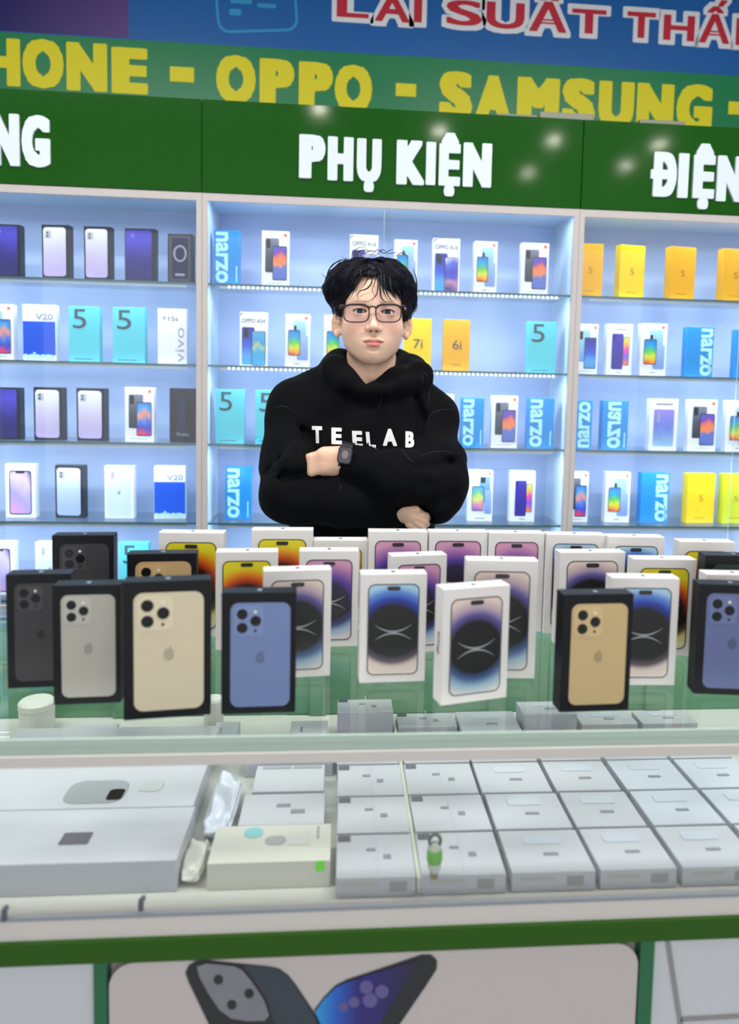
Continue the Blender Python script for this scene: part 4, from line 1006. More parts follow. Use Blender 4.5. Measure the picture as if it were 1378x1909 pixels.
# ------------------------------------------------------------------ the man: distance fields meshed by surface nets
class Grid:
    def __init__(s, xs, ys, zs):
        s.ax = [np.asarray(a, np.float32) for a in (xs, ys, zs)]
        s.V = np.full((len(xs), len(ys), len(zs)), 9.0, np.float32)
    def sub(s, lo, hi):
        sl = tuple(slice(max(0, int(np.searchsorted(a, l))-1), int(np.searchsorted(a, h))+1) for a, l, h in zip(s.ax, lo, hi))
        X = s.ax[0][sl[0]][:, None, None]; Y = s.ax[1][sl[1]][None, :, None]; Z = s.ax[2][sl[2]][None, None, :]
        return sl, X, Y, Z
    def op(s, fn, lo, hi, k=0.0, mode='u'):
        sl, X, Y, Z = s.sub(lo, hi)
        d = fn(X, Y, Z).astype(np.float32); v = s.V[sl]
        if mode == 'u': s.V[sl] = smin(v, d, k)
        elif mode == 's': s.V[sl] = -smin(-v, d, k)
        else: s.V[sl] = v+d
def smin(a, b, k):
    if k <= 0: return np.minimum(a, b)
    h = np.maximum(k-np.abs(a-b), 0)/k
    return np.minimum(a, b)-h*h*k*0.25
def f_ell(c, r, rotz=0, rotx=0, roty=0):
    cz, sz_ = math.cos(rotz), math.sin(rotz); cx_, sx_ = math.cos(rotx), math.sin(rotx); cy_, sy_ = math.cos(roty), math.sin(roty)
    def f(X, Y, Z):
        x, y, z = X-c[0], Y-c[1], Z-c[2]
        if rotz: x, y = x*cz+y*sz_, -x*sz_+y*cz
        if rotx: y, z = y*cx_+z*sx_, -y*sx_+z*cx_
        if roty: x, z = x*cy_+z*sy_, -x*sy_+z*cy_
        k0 = np.sqrt((x/r[0])**2+(y/r[1])**2+(z/r[2])**2); k1 = np.sqrt((x/r[0]**2)**2+(y/r[1]**2)**2+(z/r[2]**2)**2)
        return k0*(k0-1)/np.maximum(k1, 1e-6)
    return f
def f_cone(a, b, ra, rb):
    ba = [b[i]-a[i] for i in range(3)]; L = sum(v*v for v in ba)
    def f(X, Y, Z):
        x, y, z = X-a[0], Y-a[1], Z-a[2]
        h = np.clip((x*ba[0]+y*ba[1]+z*ba[2])/L, 0, 1)
        return np.sqrt((x-h*ba[0])**2+(y-h*ba[1])**2+(z-h*ba[2])**2)-(ra+(rb-ra)*h)
    return f
def bb(c, r): return [c[i]-r[i] for i in range(3)], [c[i]+r[i] for i in range(3)]
def U_ell(g, c, r, k=0.0, mode='u', pad=0.03, **kw):
    m = max(r); rr = (m, m, m) if kw else r
    lo, hi = bb(c, [q+pad for q in rr]); g.op(f_ell(c, r, **kw), lo, hi, k, mode)
def U_cone(g, a, b, ra, rb, k=0.0, mode='u', pad=0.03):
    m = max(ra, rb)+pad
    lo = [min(a[i], b[i])-m for i in range(3)]; hi = [max(a[i], b[i])+m for i in range(3)]
    g.op(f_cone(a, b, ra, rb), lo, hi, k, mode)
def surface_nets(g):
    V = g.V; ins = V < 0
    nx, ny, nz = V.shape
    mixed = np.zeros((nx-1, ny-1, nz-1), bool)
    s8 = [ins[i:nx-1+i, j:ny-1+j, k:nz-1+k] for i in (0, 1) for j in (0, 1) for k in (0, 1)]
    a = s8[0].copy(); o = s8[0].copy()
    for s in s8[1:]: a &= s; o |= s
    mixed = o & ~a
    I, J, Kk = np.nonzero(mixed); n = len(I)
    idx = np.full(mixed.shape, -1, np.int64); idx[I, J, Kk] = np.arange(n)
    P = np.zeros((n, 3)); C = np.zeros(n)
    cor = [(i, j, k) for i in (0, 1) for j in (0, 1) for k in (0, 1)]
    for p in cor:
        for ax in range(3):
            if p[ax] == 1: continue
            q = list(p); q[ax] = 1
            va = V[I+p[0], J+p[1], Kk+p[2]].astype(float); vb = V[I+q[0], J+q[1], Kk+q[2]].astype(float)
            m = (va < 0) != (vb < 0); t = np.where(m, va/np.where(m, va-vb, 1), 0)
            for c_, (ar, b0) in enumerate(((I, 0), (J, 1), (Kk, 2))):
                A = g.ax[c_][ar+p[c_]]; B = g.ax[c_][ar+q[c_]]
                P[:, c_] += np.where(m, A+(B-A)*t, 0)
            C += m
    P /= C[:, None]
    F = []
    for ax in range(3):
        b, c = [(1, 2), (2, 0), (0, 1)][ax]
        sl0 = [slice(None)]*3; sl1 = [slice(None)]*3
        sl0[ax] = slice(0, -1); sl1[ax] = slice(1, None)
        for t in (b, c): sl0[t] = slice(1, -1); sl1[t] = slice(1, -1)
        s0, s1 = ins[tuple(sl0)], ins[tuple(sl1)]
        D = np.nonzero(s0 != s1); base = [D[i]+(0 if i == ax else 1) for i in range(3)]
        fl = s0[D]
        def cell(db, dc):
            q = [base[0].copy(), base[1].copy(), base[2].copy()]; q[b] -= db; q[c] -= dc
            return idx[q[0], q[1], q[2]]
        Q = np.stack([cell(1, 1), cell(0, 1), cell(0, 0), cell(1, 0)], 1)
        Q[~fl] = Q[~fl][:, ::-1]
        F.append(Q)
    return P, np.concatenate(F)
def relax(P, Fq, it=1, lam=0.5):
    n = len(P)
    E = np.concatenate([Fq[:, [0, 1]], Fq[:, [1, 2]], Fq[:, [2, 3]], Fq[:, [3, 0]]])
    for _ in range(it):
        S = np.zeros_like(P); c = np.zeros(n)
        for k in range(3): S[:, k] = np.bincount(E[:, 0], P[E[:, 1], k], n)+np.bincount(E[:, 1], P[E[:, 0], k], n)
        c = np.bincount(E[:, 0], minlength=n)+np.bincount(E[:, 1], minlength=n)
        P = P+(S/c[:, None]-P)*lam
    return P
def np_mesh(name, P, Fq, col=None):
    me = bpy.data.meshes.new(name); n, m = len(P), len(Fq)
    me.vertices.add(n); me.vertices.foreach_set('co', P.astype(np.float32).ravel())
    me.loops.add(m*4); me.loops.foreach_set('vertex_index', Fq.astype(np.int32).ravel())
    me.polygons.add(m); me.polygons.foreach_set('loop_start', np.arange(0, m*4, 4, dtype=np.int32)); me.polygons.foreach_set('loop_total', np.full(m, 4, np.int32))
    me.update(calc_edges=True); me.validate()
    me.polygons.foreach_set('use_smooth', [True]*len(me.polygons))
    if col is not None:
        a = me.color_attributes.new('tone', 'FLOAT_COLOR', 'POINT')
        a.data.foreach_set('color', np.concatenate([col, np.ones((n, 1))], 1).astype(np.float32).ravel())
    return me
def steps(*segs):
    """axis from (start, stop, step) segments"""
    a = []
    for s0, s1, st in segs: a += list(np.arange(s0, s1-st*0.25, st))
    return np.array(a+[segs[-1][1]])

YH = 1.655
H0 = Vector((Wp(697, 581.5, 1.573).x, YH, Wp(697, 581.5, 1.573).z))          # centre of the head at eye level
FOOT = Vector((H0.x-.005, 1.70, 0.0))
hx, hy, hz = H0
# ---- head, in metres relative to H0: x right, f forward (towards the camera = -Y), z up
S = 1.0
def hl(x, f, z): return (hx+x/1000, hy-f/1000, hz+z/1000)
def he(g, x, f, z, rx, rf, rz, k=0.0, mode='u', **kw): U_ell(g, hl(x, f, z), (rx/1000, rf/1000, rz/1000), k/1000, mode, 0.02, **kw)
def hc(g, a, b, ra, rb, k=0.0, mode='u'): U_cone(g, hl(*a), hl(*b), ra/1000, rb/1000, k/1000, mode, 0.02)
g = Grid(steps((hx-.102, hx-.05, .0024), (hx-.05, hx+.05, .0015), (hx+.05, hx+.102, .0024)),
         steps((hy-.128, hy-.055, .0015), (hy-.055, hy+.112, .004)),
         steps((hz-.215, hz-.115, .004), (hz-.115, hz+.03, .0015), (hz+.03, hz+.125, .004)))
he(g, 0, -12, 34, 71, 92, 80)
he(g, 0, 20, -10, 63, 68, 76, 20)
he(g, 0, 16, -46, 52, 58, 50, 20)
he(g, 0, 36, -68, 38, 42, 34, 24)            # jaw
for s_ in (-1, 1):
    hc(g, (s_*50, 4, -42), (s_*20, 52, -86), 11, 10, 22)   # jaw line
    he(g, s_*38, 50, -31, 24, 26, 24, 20)      # cheeks
    he(g, s_*37, 28, -54, 18, 28, 24, 22)
he(g, 0, 64, -89, 17, 17, 15, 20)              # chin
he(g, 0, 62, 24, 52, 26, 30, 22)               # brow and forehead
for s_ in (-1, 1):
    he(g, s_*29, 93, 1, 17, 9, 9.5, 12, 's')   # sockets
he(g, 0, 66, -60, 32, 23, 22, 20)              # muzzle
# nose
hc(g, (0, 78, 4), (0, 98, -31), 7, 8.5, 10)
he(g, 0, 99, -33, 9, 9, 7.5, 6)
for s_ in (-1, 1):
    he(g, s_*11.5, 91, -35, 6.8, 9, 6.5, 5)
    he(g, s_*6.2, 98, -40.5, 3.4, 4.2, 2.2, 1.5, 's')
# lips
he(g, 0, 91, -50, 3, 4, 5, 4, 's')
for s_ in (-1, 1): he(g, s_*9, 85.5, -58, 13, 8.0, 4.2, 3, roty=-s_*0.10)
he(g, 0, 86.5, -59, 7, 7.5, 3.6, 3)
he(g, 0, 85, -67.5, 16, 8.2, 5.4, 3.5)
hc(g, (-22, 84.5, -62.3), (0, 95.5, -63.4), 0.8, 1.1, 1.2, 's'); hc(g, (0, 95.5, -63.4), (22, 84.5, -62.3), 1.1, 0.8, 1.2, 's')
he(g, 0, 87, -77, 12, 5, 4, 5, 's')
# eyelids
EYE = [(-29, 71, 0.5), (29.5, 71, 0.5)]
for (x, f, z) in EYE:
    he(g, x, f, z, 15.5, 14.6, 12.5, 4)
for (x, f, z) in EYE:
    sgn = 1 if x > 0 else -1
    def slit(X, Y, Z, x=x, z=z, sgn=sgn):
        u = (X-hx)*1000-x; v = (Z-hz)*1000-z-sgn*u*0.05+.3
        vv = np.where(v > 0, v/5.0, v/3.9)
        e = np.sqrt((u/13.2)**2+vv**2)
        d = (e-1)*3.6
        return np.maximum(d, (Y-(hy-.064))*1000)/1000
    g.op(slit, hl(x-20, 110, -12), hl(x+20, 60, 12), 0.0012, 's')
# upper lid crease
# ears
for s_ in (-1, 1):
    he(g, s_*78, -6, -20, 8, 14, 25, 4, rotz=s_*0.75)
    he(g, s_*80, 9, -15, 6, 9, 15, 2, 's')
    he(g, s_*80, 2, -12, 2.5, 5, 9, 2)
    he(g, s_*75, 3, -42, 6.5, 8, 9, 4)
    he(g, s_*66, -8, -18, 11, 14, 26, 6)
    he(g, s_*72, 9, -16, 3.5, 4, 7, 3)
# neck
hc(g, (0, -16, -60), (2, -24, -150), 51, 54, 16)
hc(g, (0, -24, -150), (0, -34, -215), 56, 74, 14)
for s_ in (-1, 1): hc(g, (s_*40, -10, -90), (s_*10, 18, -185), 9, 8, 16)
he(g, 0, 30, -128, 9, 9, 12, 14)
P, Fq = surface_nets(g)
P = relax(P, Fq, 1, 0.35)
L = (P-np.array([hx, hy, hz]))*1000; L[:, 1] *= -1
skin = np.array(srgb(233, 193, 168)); lip = np.array(srgb(212, 134, 124)); brow = np.array(srgb(70, 52, 48)); dark = np.array(srgb(96, 56, 48)); blush = np.array(srgb(224, 166, 146))
colr = np.tile(skin, (len(P), 1))
def blend(mask, c):
    global colr
    mask = np.clip(mask, 0, 1)[:, None]; colr = colr*(1-mask)+c*mask
x_, f_, z_ = L.T
for s_ in (-1, 1): blend(.5*np.exp(-((x_-s_*42)/16)**2-((z_+30)/16)**2)*(f_ > 30), blush)
blend(.45*np.exp(-(x_/16)**2-((z_+36)/9)**2)*(f_ > 80), blush)
zc = np.where(z_ > -63, -63+0, -63)
up_ = (z_ > -63)
tp = np.clip(1-(x_/22.5)**2, 0, 1); tl = np.clip(1-(x_/20)**2, 0, 1)
line_ = -63.4+1.1*(x_/22)**2
hgt = np.where(up_, 7.4*tp**.9-1.1*np.exp(-(x_/3.0)**2), 9.4*tl**.75)+.01
blend((hgt-np.abs(z_-line_)+.4)*1.2*(f_ > 66)*(np.abs(x_) < 22.3), lip)
blend(((1.2-np.abs(z_-line_)))*(np.abs(x_) < 20.5)*(f_ > 66)*.8, np.array(srgb(168, 92, 86)))
for s_ in (-1, 1):
    # brows
    u = x_*s_; zb = 19.5+(u-14)*.05-np.maximum(u-38, 0)*.35
    th = 3.6-np.abs(u-26)*.07
    blend(.42*np.clip((3.0-np.abs(z_-zb))/2.0, 0, 1)*np.clip((u-9)/6, 0, 1)*np.clip((50-u)/10, 0, 1)*(f_ > 40), brow)
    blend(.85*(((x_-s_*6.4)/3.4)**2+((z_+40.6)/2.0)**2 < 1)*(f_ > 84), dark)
for (x, f, z) in EYE:
    sgn = 1 if x > 0 else -1
    u = x_-x; v = z_-z-sgn*u*.05+.3
    e = np.sqrt((u/13.2)**2+np.where(v > 0, v/5.0, v/3.9)**2)
    blend(.9*((e < 1.25) & (v > .8) & (f_ > 70)), brow)
    blend(.35*((e < 1.25) & (v <= .8) & (f_ > 70)), np.array(srgb(170, 110, 96)))
    blend(.3*np.exp(-((np.abs(v-8.2))/.8)**2)*(np.abs(u) < 12)*(f_ > 70), np.array(srgb(150, 100, 84)))
VP, VF, VC = [P], [Fq], [colr]

# ---- arms and hands
def pt(px, py, y): return tuple(Wp(px, py, y))
# his left hand (with the watch), lying on his right upper arm
g = Grid(np.arange(-.16, .07, .0022)+hx-.02, np.arange(1.40, 1.60, .0022), np.arange(1.10, 1.32, .0022))
wr = pt(668, 858, 1.500); kn = pt(604, 862, 1.492); kb = pt(606, 868, 1.500)
U_cone(g, pt(760, 885, 1.545), pt(690, 866, 1.522), .026, .024, 0)
U_cone(g, pt(690, 866, 1.522), pt(650, 859, 1.518), .024, .0245, .01)
U_cone(g, pt(650, 850, 1.517), pt(606, 848, 1.516), .021, .017, .012)
U_cone(g, pt(650, 866, 1.517), pt(606, 869, 1.518), .021, .017, .014)
for (ya, yb_, r1) in ((844, 852, .0096), (854, 861, .0098), (864, 871, .0098), (874, 880, .0090)):
    U_cone(g, pt(608, ya, 1.512), pt(582, yb_, 1.524), r1, r1*.95, .005)
    U_cone(g, pt(582, yb_, 1.524), pt(562, yb_+4, 1.552), r1*.95, r1*.85, .003)
U_cone(g, pt(640, 876, 1.52), pt(606, 888, 1.532), .012, .010, .01)      # thumb folding under
U_cone(g, pt(606, 888, 1.532), pt(588, 892, 1.545), .010, .009, .004)
P, Fq = surface_nets(g); P = relax(P, Fq, 1, .4)
VP.append(P); VF.append(Fq); VC.append(np.tile(skin*np.array([1, .96, .93]), (len(P), 1)))
# his right hand, showing below his left sleeve
g = Grid(np.arange(-.02, .22, .0022)+hx-.02, np.arange(1.44, 1.66, .0022), np.arange(1.02, 1.22, .0022))
U_cone(g, pt(700, 942, 1.57), pt(745, 948, 1.558), .026, .024, 0)
U_cone(g, pt(745, 948, 1.558), pt(764, 960, 1.545), .024, .021, .012)
U_cone(g, pt(760, 952, 1.545), pt(780, 960, 1.545), .017, .014, .012)
for (xa, ya, xb, yb_, r1) in ((776, 956, 795, 962, .0080), (775, 964, 793, 973, .0084), (770, 971, 787, 981, .0084), (762, 977, 776, 987, .0078)):
    U_cone(g, pt(xa, ya, 1.536), pt(xb, yb_, 1.540), r1, r1*.92, .003)
    U_cone(g, pt(xb, yb_, 1.540), pt(xb+3, yb_+4, 1.560), r1*.92, r1*.85, .002)
U_cone(g, pt(756, 950, 1.534), pt(776, 950, 1.530), .010, .008, .006)
P, Fq = surface_nets(g); P = relax(P, Fq, 1, .4)
VP.append(P); VF.append(Fq); VC.append(np.tile(skin*np.array([1, .96, .93]), (len(P), 1)))
# trunk and legs under the clothes (coarse)
fx = FOOT.x
g = Grid(np.arange(-.30, .30, .011)+fx, np.arange(1.45, 1.86, .011), np.arange(-.005, hz-.17, .011))
U_cone(g, (fx, 1.69, hz-.19), (fx, 1.70, hz-.30), .06, .10, 0)
U_ell(g, (fx, 1.70, hz-.38), (.165, .095, .14), .05)
U_ell(g, (fx, 1.70, hz-.58), (.14, .09, .20), .05)
U_ell(g, (fx, 1.71, .90), (.155, .10, .12), .05)
SHL = pt(575, 790, 1.70); SHR = pt(785, 797, 1.70)
ELL = pt(545, 920, 1.60); ELR = pt(812, 893, 1.60)
for sh, el in ((SHL, ELL), (SHR, ELR)):
    U_cone(g, sh, el, .046, .038, .03)
U_cone(g, ELL, pt(700, 942, 1.57), .036, .026, .01); U_cone(g, ELR, pt(760, 886, 1.55), .036, .026, .01)
for s_ in (-1, 1):
    U_cone(g, (fx+s_*.085, 1.71, .86), (fx+s_*.10, 1.70, .48), .075, .052, .03)
    U_cone(g, (fx+s_*.10, 1.70, .48), (fx+s_*.11, 1.72, .10), .050, .034, .02)
    U_cone(g, (fx+s_*.11, 1.73, .05), (fx+s_*.125, 1.60, .03), .034, .026, .02)
P, Fq = surface_nets(g)
VP.append(P); VF.append(Fq); VC.append(np.tile(skin, (len(P), 1)))
off = 0; FF = []
for p, f in zip(VP, VF): FF.append(f+off); off += len(p)
PP = np.concatenate(VP)-np.array(FOOT); FF = np.concatenate(FF); CC = np.concatenate(VC)
m_skin = mat('skin', srgb(226, 184, 158), 0.5)
nt = m_skin.node_tree; at = nt.nodes.new('ShaderNodeVertexColor'); at.layer_name = 'tone'
bs = nt.nodes['Principled BSDF']; nt.links.new(at.outputs['Color'], bs.inputs['Base Color'])
bs.inputs['Subsurface Weight'].default_value = 0.12; bs.inputs['Subsurface Radius'].default_value = (0.8, 0.3, 0.18); bs.inputs['Subsurface Scale'].default_value = 0.008
bs.inputs['Specular IOR Level'].default_value = 0.35
person = link('person', np_mesh('person', PP, FF, CC), m_skin, None, FOOT)
tag(person, 'young man in black hoodie and glasses standing arms crossed behind the counter', 'person')
def child(name, P, F, m, smooth=True, parent=person):
    """world-space points to a child mesh"""
    o_ = Vector(FOOT) if parent is person else Vector(FOOT)
    me = pymesh(name, [Vector(p)-o_ for p in P], F, smooth); return link(name, me, m, parent)
# ---- eyes
m_sclera = mat('eye_white', srgb(236, 228, 224), 0.3); m_iris = mat('iris_brown', srgb(24, 14, 13), 0.08); m_lash = mat('lash', srgb(24, 18, 18), 0.6)
for (x, f, z) in EYE:
    c = Vector(hl(x, f, z)); R = .0122
    bm = bmesh.new(); bmesh.ops.create_uvsphere(bm, u_segments=24, v_segments=16, radius=R)
    me = bpy.data.meshes.new('eye'); bm.to_mesh(me); bm.free(); me.polygons.foreach_set('use_smooth', [True]*len(me.polygons))
    e = link('eye', me, m_sclera, person, c-Vector(FOOT))
    d = (Vector((0, 0, CAM_Z+.02))-c).normalized()
    # iris: cap of a slightly larger sphere
    vv, ff = [], []
    n = 20
    q = d.to_track_quat('Z', 'Y')
    for j, a in enumerate((0.0, .2, .36, .50)):
        for k in range(n):
            t = 2*math.pi*k/n; vv.append(q @ Vector((math.sin(a)*math.cos(t), math.sin(a)*math.sin(t), math.cos(a)))*(R+.0003))
    for j in range(3):
        for k in range(n): l = (k+1) % n; ff.append((j*n+k, (j+1)*n+k, (j+1)*n+l, j*n+l))
    link('iris', pymesh('iris', vv, ff, True), m_iris, e)
    sgn = 1 if x > 0 else -1
    pts = []
    for i in range(13):
        u = -13.0+26.0*i/12; v = 5.0*math.sqrt(max(0, 1-(u/13.4)**2))+sgn*u*.05-.2
        fr = math.sqrt(max(0, 14.6**2-(u*.92)**2-(v*1.1)**2))
        pts.append(hl(x+u, f+fr+.0, z+v))
    v, fc = tube_mesh(pts, [.0004+.0010*math.sin(math.pi*i/12) for i in range(13)], 6)
    child('eyelashes', v, fc, m_lash)
# ---- glasses
m_gl = mat('glasses_frame', srgb(44, 22, 32), 0.25); m_tmp = mat('glasses_temple', srgb(206, 204, 208), 0.25, 0.6)
m_lens = glass_mat('glasses_lens', (0.965, 0.94, 0.975), 1.15)
YG = hy-.101
def gp(px, py, y=None): return Wp(px, py, YG if y is None else y)
def lens_outline(xl, xr, yt, yb_, r, n=8):
    P = []
    w_, h_ = xr-xl, yb_-yt; cx_, cy_ = (xl+xr)/2, (yt+yb_)/2
    for i in range(40):
        t = 2*math.pi*i/40; ex = 2/3.4
        c, s = math.cos(t), math.sin(t)
        x = math.copysign(abs(c)**ex, c)*w_/2; y = math.copysign(abs(s)**ex, s)*h_/2
        if y < 0 : pass
        x *= 1-0.05*(y/(h_/2)) if y > 0 else 1
        P.append((cx_+x, cy_+y))
    return P
glasses = empty('glasses', (0, 0, 0)); glasses.parent = person
glasses['label'] = 'thin dark framed rectangular glasses'
def gadd(name, P, F, m, smooth=True): return link(name, pymesh(name, [Vector(p)-Vector(FOOT) for p in P], F, smooth), m, glasses)
for (a, b, sd) in ((640.5, 688.5, -1), (700.5, 748, 1)):
    ol = lens_outline(a, b, 567.5, 600.5, 8)
    def curve_y(px): return YG+.016*(abs(px-694.5)/54)**2*0.55
    pts = [Wp(x, y, curve_y(x)) for x, y in ol]
    rad = [.0023 if y < 574 else .0013 for x, y in ol]
    v, f = tube_mesh(pts, rad, 8, closed=True); gadd('lens_rim', v, f, m_gl)
    c = sum((Vector(p) for p in pts), Vector())/len(pts)
    vv = [c]+pts; vv2 = [p+Vector((0, .0012, 0)) for p in vv]; n = len(pts)
    ff = [(0, 1+(i+1) % n, 1+i) for i in range(n)]+[(n+1, n+2+i, n+2+(i+1) % n) for i in range(n)]
    gadd('lens', vv+vv2, ff, m_lens, False)
    xe = a if sd < 0 else b
    yc = curve_y(xe)
    hinge = Wp(xe-1*(-sd), 570.5, yc); ear = Vector(hl(sd*73, 0, 9)); ear2 = Vector(hl(sd*74, -22, 0))
    v, f = tube_mesh([hinge-Vector((sd*.002, 0, 0)), hinge+Vector((sd*.005, .0005, .0)), hinge+Vector((sd*.0065, .006, 0))], [.0032, .0036, .0026], 8); gadd('hinge', v, f, m_gl)
    mid = Vector(hl(sd*68.5, 45, 11)); 
    v, f = tube_mesh([hinge+Vector((sd*.0065, .005, 0)), mid, ear, ear2], [.0022, .0024, .0024, .0018], 8); gadd('temple', v, f, m_tmp)
v, f = tube_mesh([gp(688, 574), gp(692, 571.2, YG-.002), gp(697, 571.2, YG-.002), gp(701, 574)], [.0016]*4, 8); gadd('bridge', v, f, m_gl)
for sd in (-1, 1):
    v, f = tube_mesh([gp(694.5+sd*6, 583), Vector(hl(sd*8.5, 90, -6)), Vector(hl(sd*9, 88, -11))], [.0006, .0018, .0016], 6); gadd('nose_pad', v, f, m_lens)

# ---- hair: solid core and many tapering locks
g = Grid(np.arange(-.112, .112, .003)+hx, np.arange(-.115, .125, .003)+hy, np.arange(-.075, .15, .003)+hz)
he(g, -4, -16, 50, 88, 94, 68)
he(g, -28, 8, 58, 68, 74, 54, 18)
he(g, 24, 8, 60, 58, 74, 56, 18)
he(g, 0, -40, 0, 78, 66, 60, 20)
def hairline(x):
    line = np.where(x > 4, np.maximum(72-(x-4)*1.8, 18), 72+0*x)
    return np.where(x < -26, np.maximum(72+(x+26)*1.9, 12), line)
def cutf(X, Y, Z):
    x = (X-hx)*1000; f = -(Y-hy)*1000; z = (Z-hz)*1000
    # region of bare face: in front and below a hairline that arches over the forehead
    line = hairline(x)
    d1 = (z-line)
    d2 = (30-f)
    fac = np.maximum(d1, d2)
    # below the ears and around them only the back remains
    d3 = np.maximum(z-8, -28-f)+0*X
    d4 = z+52+0*f
    return np.minimum(np.minimum(fac, d3), np.maximum(d4, -300))/1000
g.op(cutf, (hx-.2, hy-.2, hz-.2), (hx+.2, hy+.2, hz+.2), .012, 's')
# side hair by the temples, reaching just above the ears
he(g, -72, 22, 22, 12, 26, 30, 10); he(g, 72, 20, 16, 13, 26, 30, 10)
he(g, -80, 16, 52, 15, 34, 28, 16); he(g, 72, 14, 40, 14, 36, 34, 16)
def ruf(X, Y, Z):
    x = (X-hx)*1000; y = (Y-hy)*1000; z = (Z-hz)*1000
    return (np.sin(x*.21+z*.13)*np.sin(y*.19+z*.07)*2.2+np.sin(x*.5-z*.33+y*.1)*1.0)/1000
g.op(ruf, (hx-.2, hy-.2, hz-.2), (hx+.2, hy+.2, hz+.2), 0, 'a')
P, Fq = surface_nets(g)
m_hair = mat('hair_black', srgb(9, 10, 20), 0.5, spec=0.25)
hairc = P-np.array(FOOT)
hair = link('hair', np_mesh('hair', hairc, Fq), m_hair, person)
htree = BVHTree.FromPolygons([Vector(p) for p in P], [tuple(f) for f in Fq])
rnd = random.Random(11)
C0 = Vector(hl(-2, -14, 34))
lv, lf = [], []
def lock(pts, r0, seg=5):
    b = len(lv); n = len(pts)
    rad = [max(.00012, r0*(.35+.65*math.sin(math.pi*min(1, (i/(n-1))*1.15+.12))) * (1 if i < n-3 else (n-1-i)/3.2+.04)) for i in range(n)]
    v, f = tube_mesh(pts, rad, seg, flat=.55); lv.extend(v); lf.extend(tuple(b+i for i in q) for q in f)
def surf_r(d):
    h = htree.ray_cast(C0+d*.25, -d)
    return (h[0]-C0).length if h[0] is not None else .09
whorl = Vector((0.10, .55, .83)).normalized()
for i in range(520):
    # random direction over the scalp
    z = rnd.uniform(-.15, 1); a = rnd.uniform(0, 2*math.pi)
    d = Vector((math.sqrt(1-z*z)*math.cos(a), math.sqrt(1-z*z)*math.sin(a), z))
    if d.z < .12 and d.y < .25: continue
    away = (d-whorl*d.dot(whorl)).normalized()
    tang = (away-d*away.dot(d))
    front = d.y < -.1
    side = Vector((1 if d.x > -.02 else -1, 0, 0))
    tang = (tang+side*(.7 if front else .25)+Vector((0, 0, -.35))).normalized()
    p = C0+d*(surf_r(d)-.002); pts = [p]
    L_ = rnd.uniform(.045, .095); n = 11; lift = rnd.uniform(.0005, .006)
    curl = rnd.uniform(-.8, .8); ok = True
    dd = d.copy()
    for k in range(1, n):
        t = k/(n-1)
        dd = (dd+tang*(L_/(n-1))/.1).normalized()
        tang = (tang-dd*tang.dot(dd)+Vector((0, 0, -.10))+dd.cross(tang)*curl*.16).normalized()
        r_ = surf_r(dd)
        if r_ > .125: r_ = .12
        q = C0+dd*(r_+lift*math.sin(math.pi*min(1, t*1.1))*.9+.0012)
        loc = (q-Vector((hx, hy, hz)))*1000
        if loc.y < -45 and loc.z < float(hairline(np.float64(loc.x)))-3: break
        if abs(loc.x) > 50 and loc.y < 25 and loc.z < 0: break
        if (q-pts[-1]).length > .018: break
        pts.append(q)
    if len(pts) < 6: continue
    n = len(pts); ax1 = (pts[-1]-pts[0]).cross(d).normalized()
    for j in range(rnd.randint(7, 12)):
        oa, ob = rnd.gauss(0, .0035), rnd.gauss(0, .0006); w0 = rnd.uniform(-.6, .6)
        sp_ = []
        for k_, q in enumerate(pts):
            t = k_/(n-1); cv = 1-.8*t**1.1
            sp_.append(q+ax1*(oa*cv+.0006*math.sin(5*t+w0*6))+(q-C0).normalized()*(ob*(.5+t)))
        cut = rnd.randint(max(5, n-2), n)
        lock(sp_[:cut], rnd.uniform(.0005, .0010), 4)
def spline(P, n=14):
    P = [Vector(p) for p in P]; out = []
    Q = [P[0]*2-P[1]]+P+[P[-1]*2-P[-2]]
    for i in range(1, len(Q)-2):
        for k in range(n//(len(P)-1)+1):
            t = k/(n//(len(P)-1)+1)
            a, b, c, d = Q[i-1], Q[i], Q[i+1], Q[i+2]
            out.append(.5*((2*b)+(c-a)*t+(2*a-5*b+4*c-d)*t*t+(3*b-a-3*c+d)*t**3))
    out.append(P[-1]); return out
YFR = hy-.092
def wisp(pp, r, dy=0.0, prof=1.6):
    pts = [Wp(x, y, (YFR+dy)+(abs(x-697)/75)**2*.05*0.9+(-.004 if y > 530 else 0)+max(0, 520-y)*.0004) for x, y in pp]
    sp = spline(pts); n = len(sp)
    b = len(lv); v, f = tube_mesh(sp, [max(.0002, r*min(1, .15+i/4)*(1-(i/(n-1))**prof)) for i in range(n)], 6, flat=.6); lv.extend(v); lf.extend(tuple(b+i for i in q) for q in f)
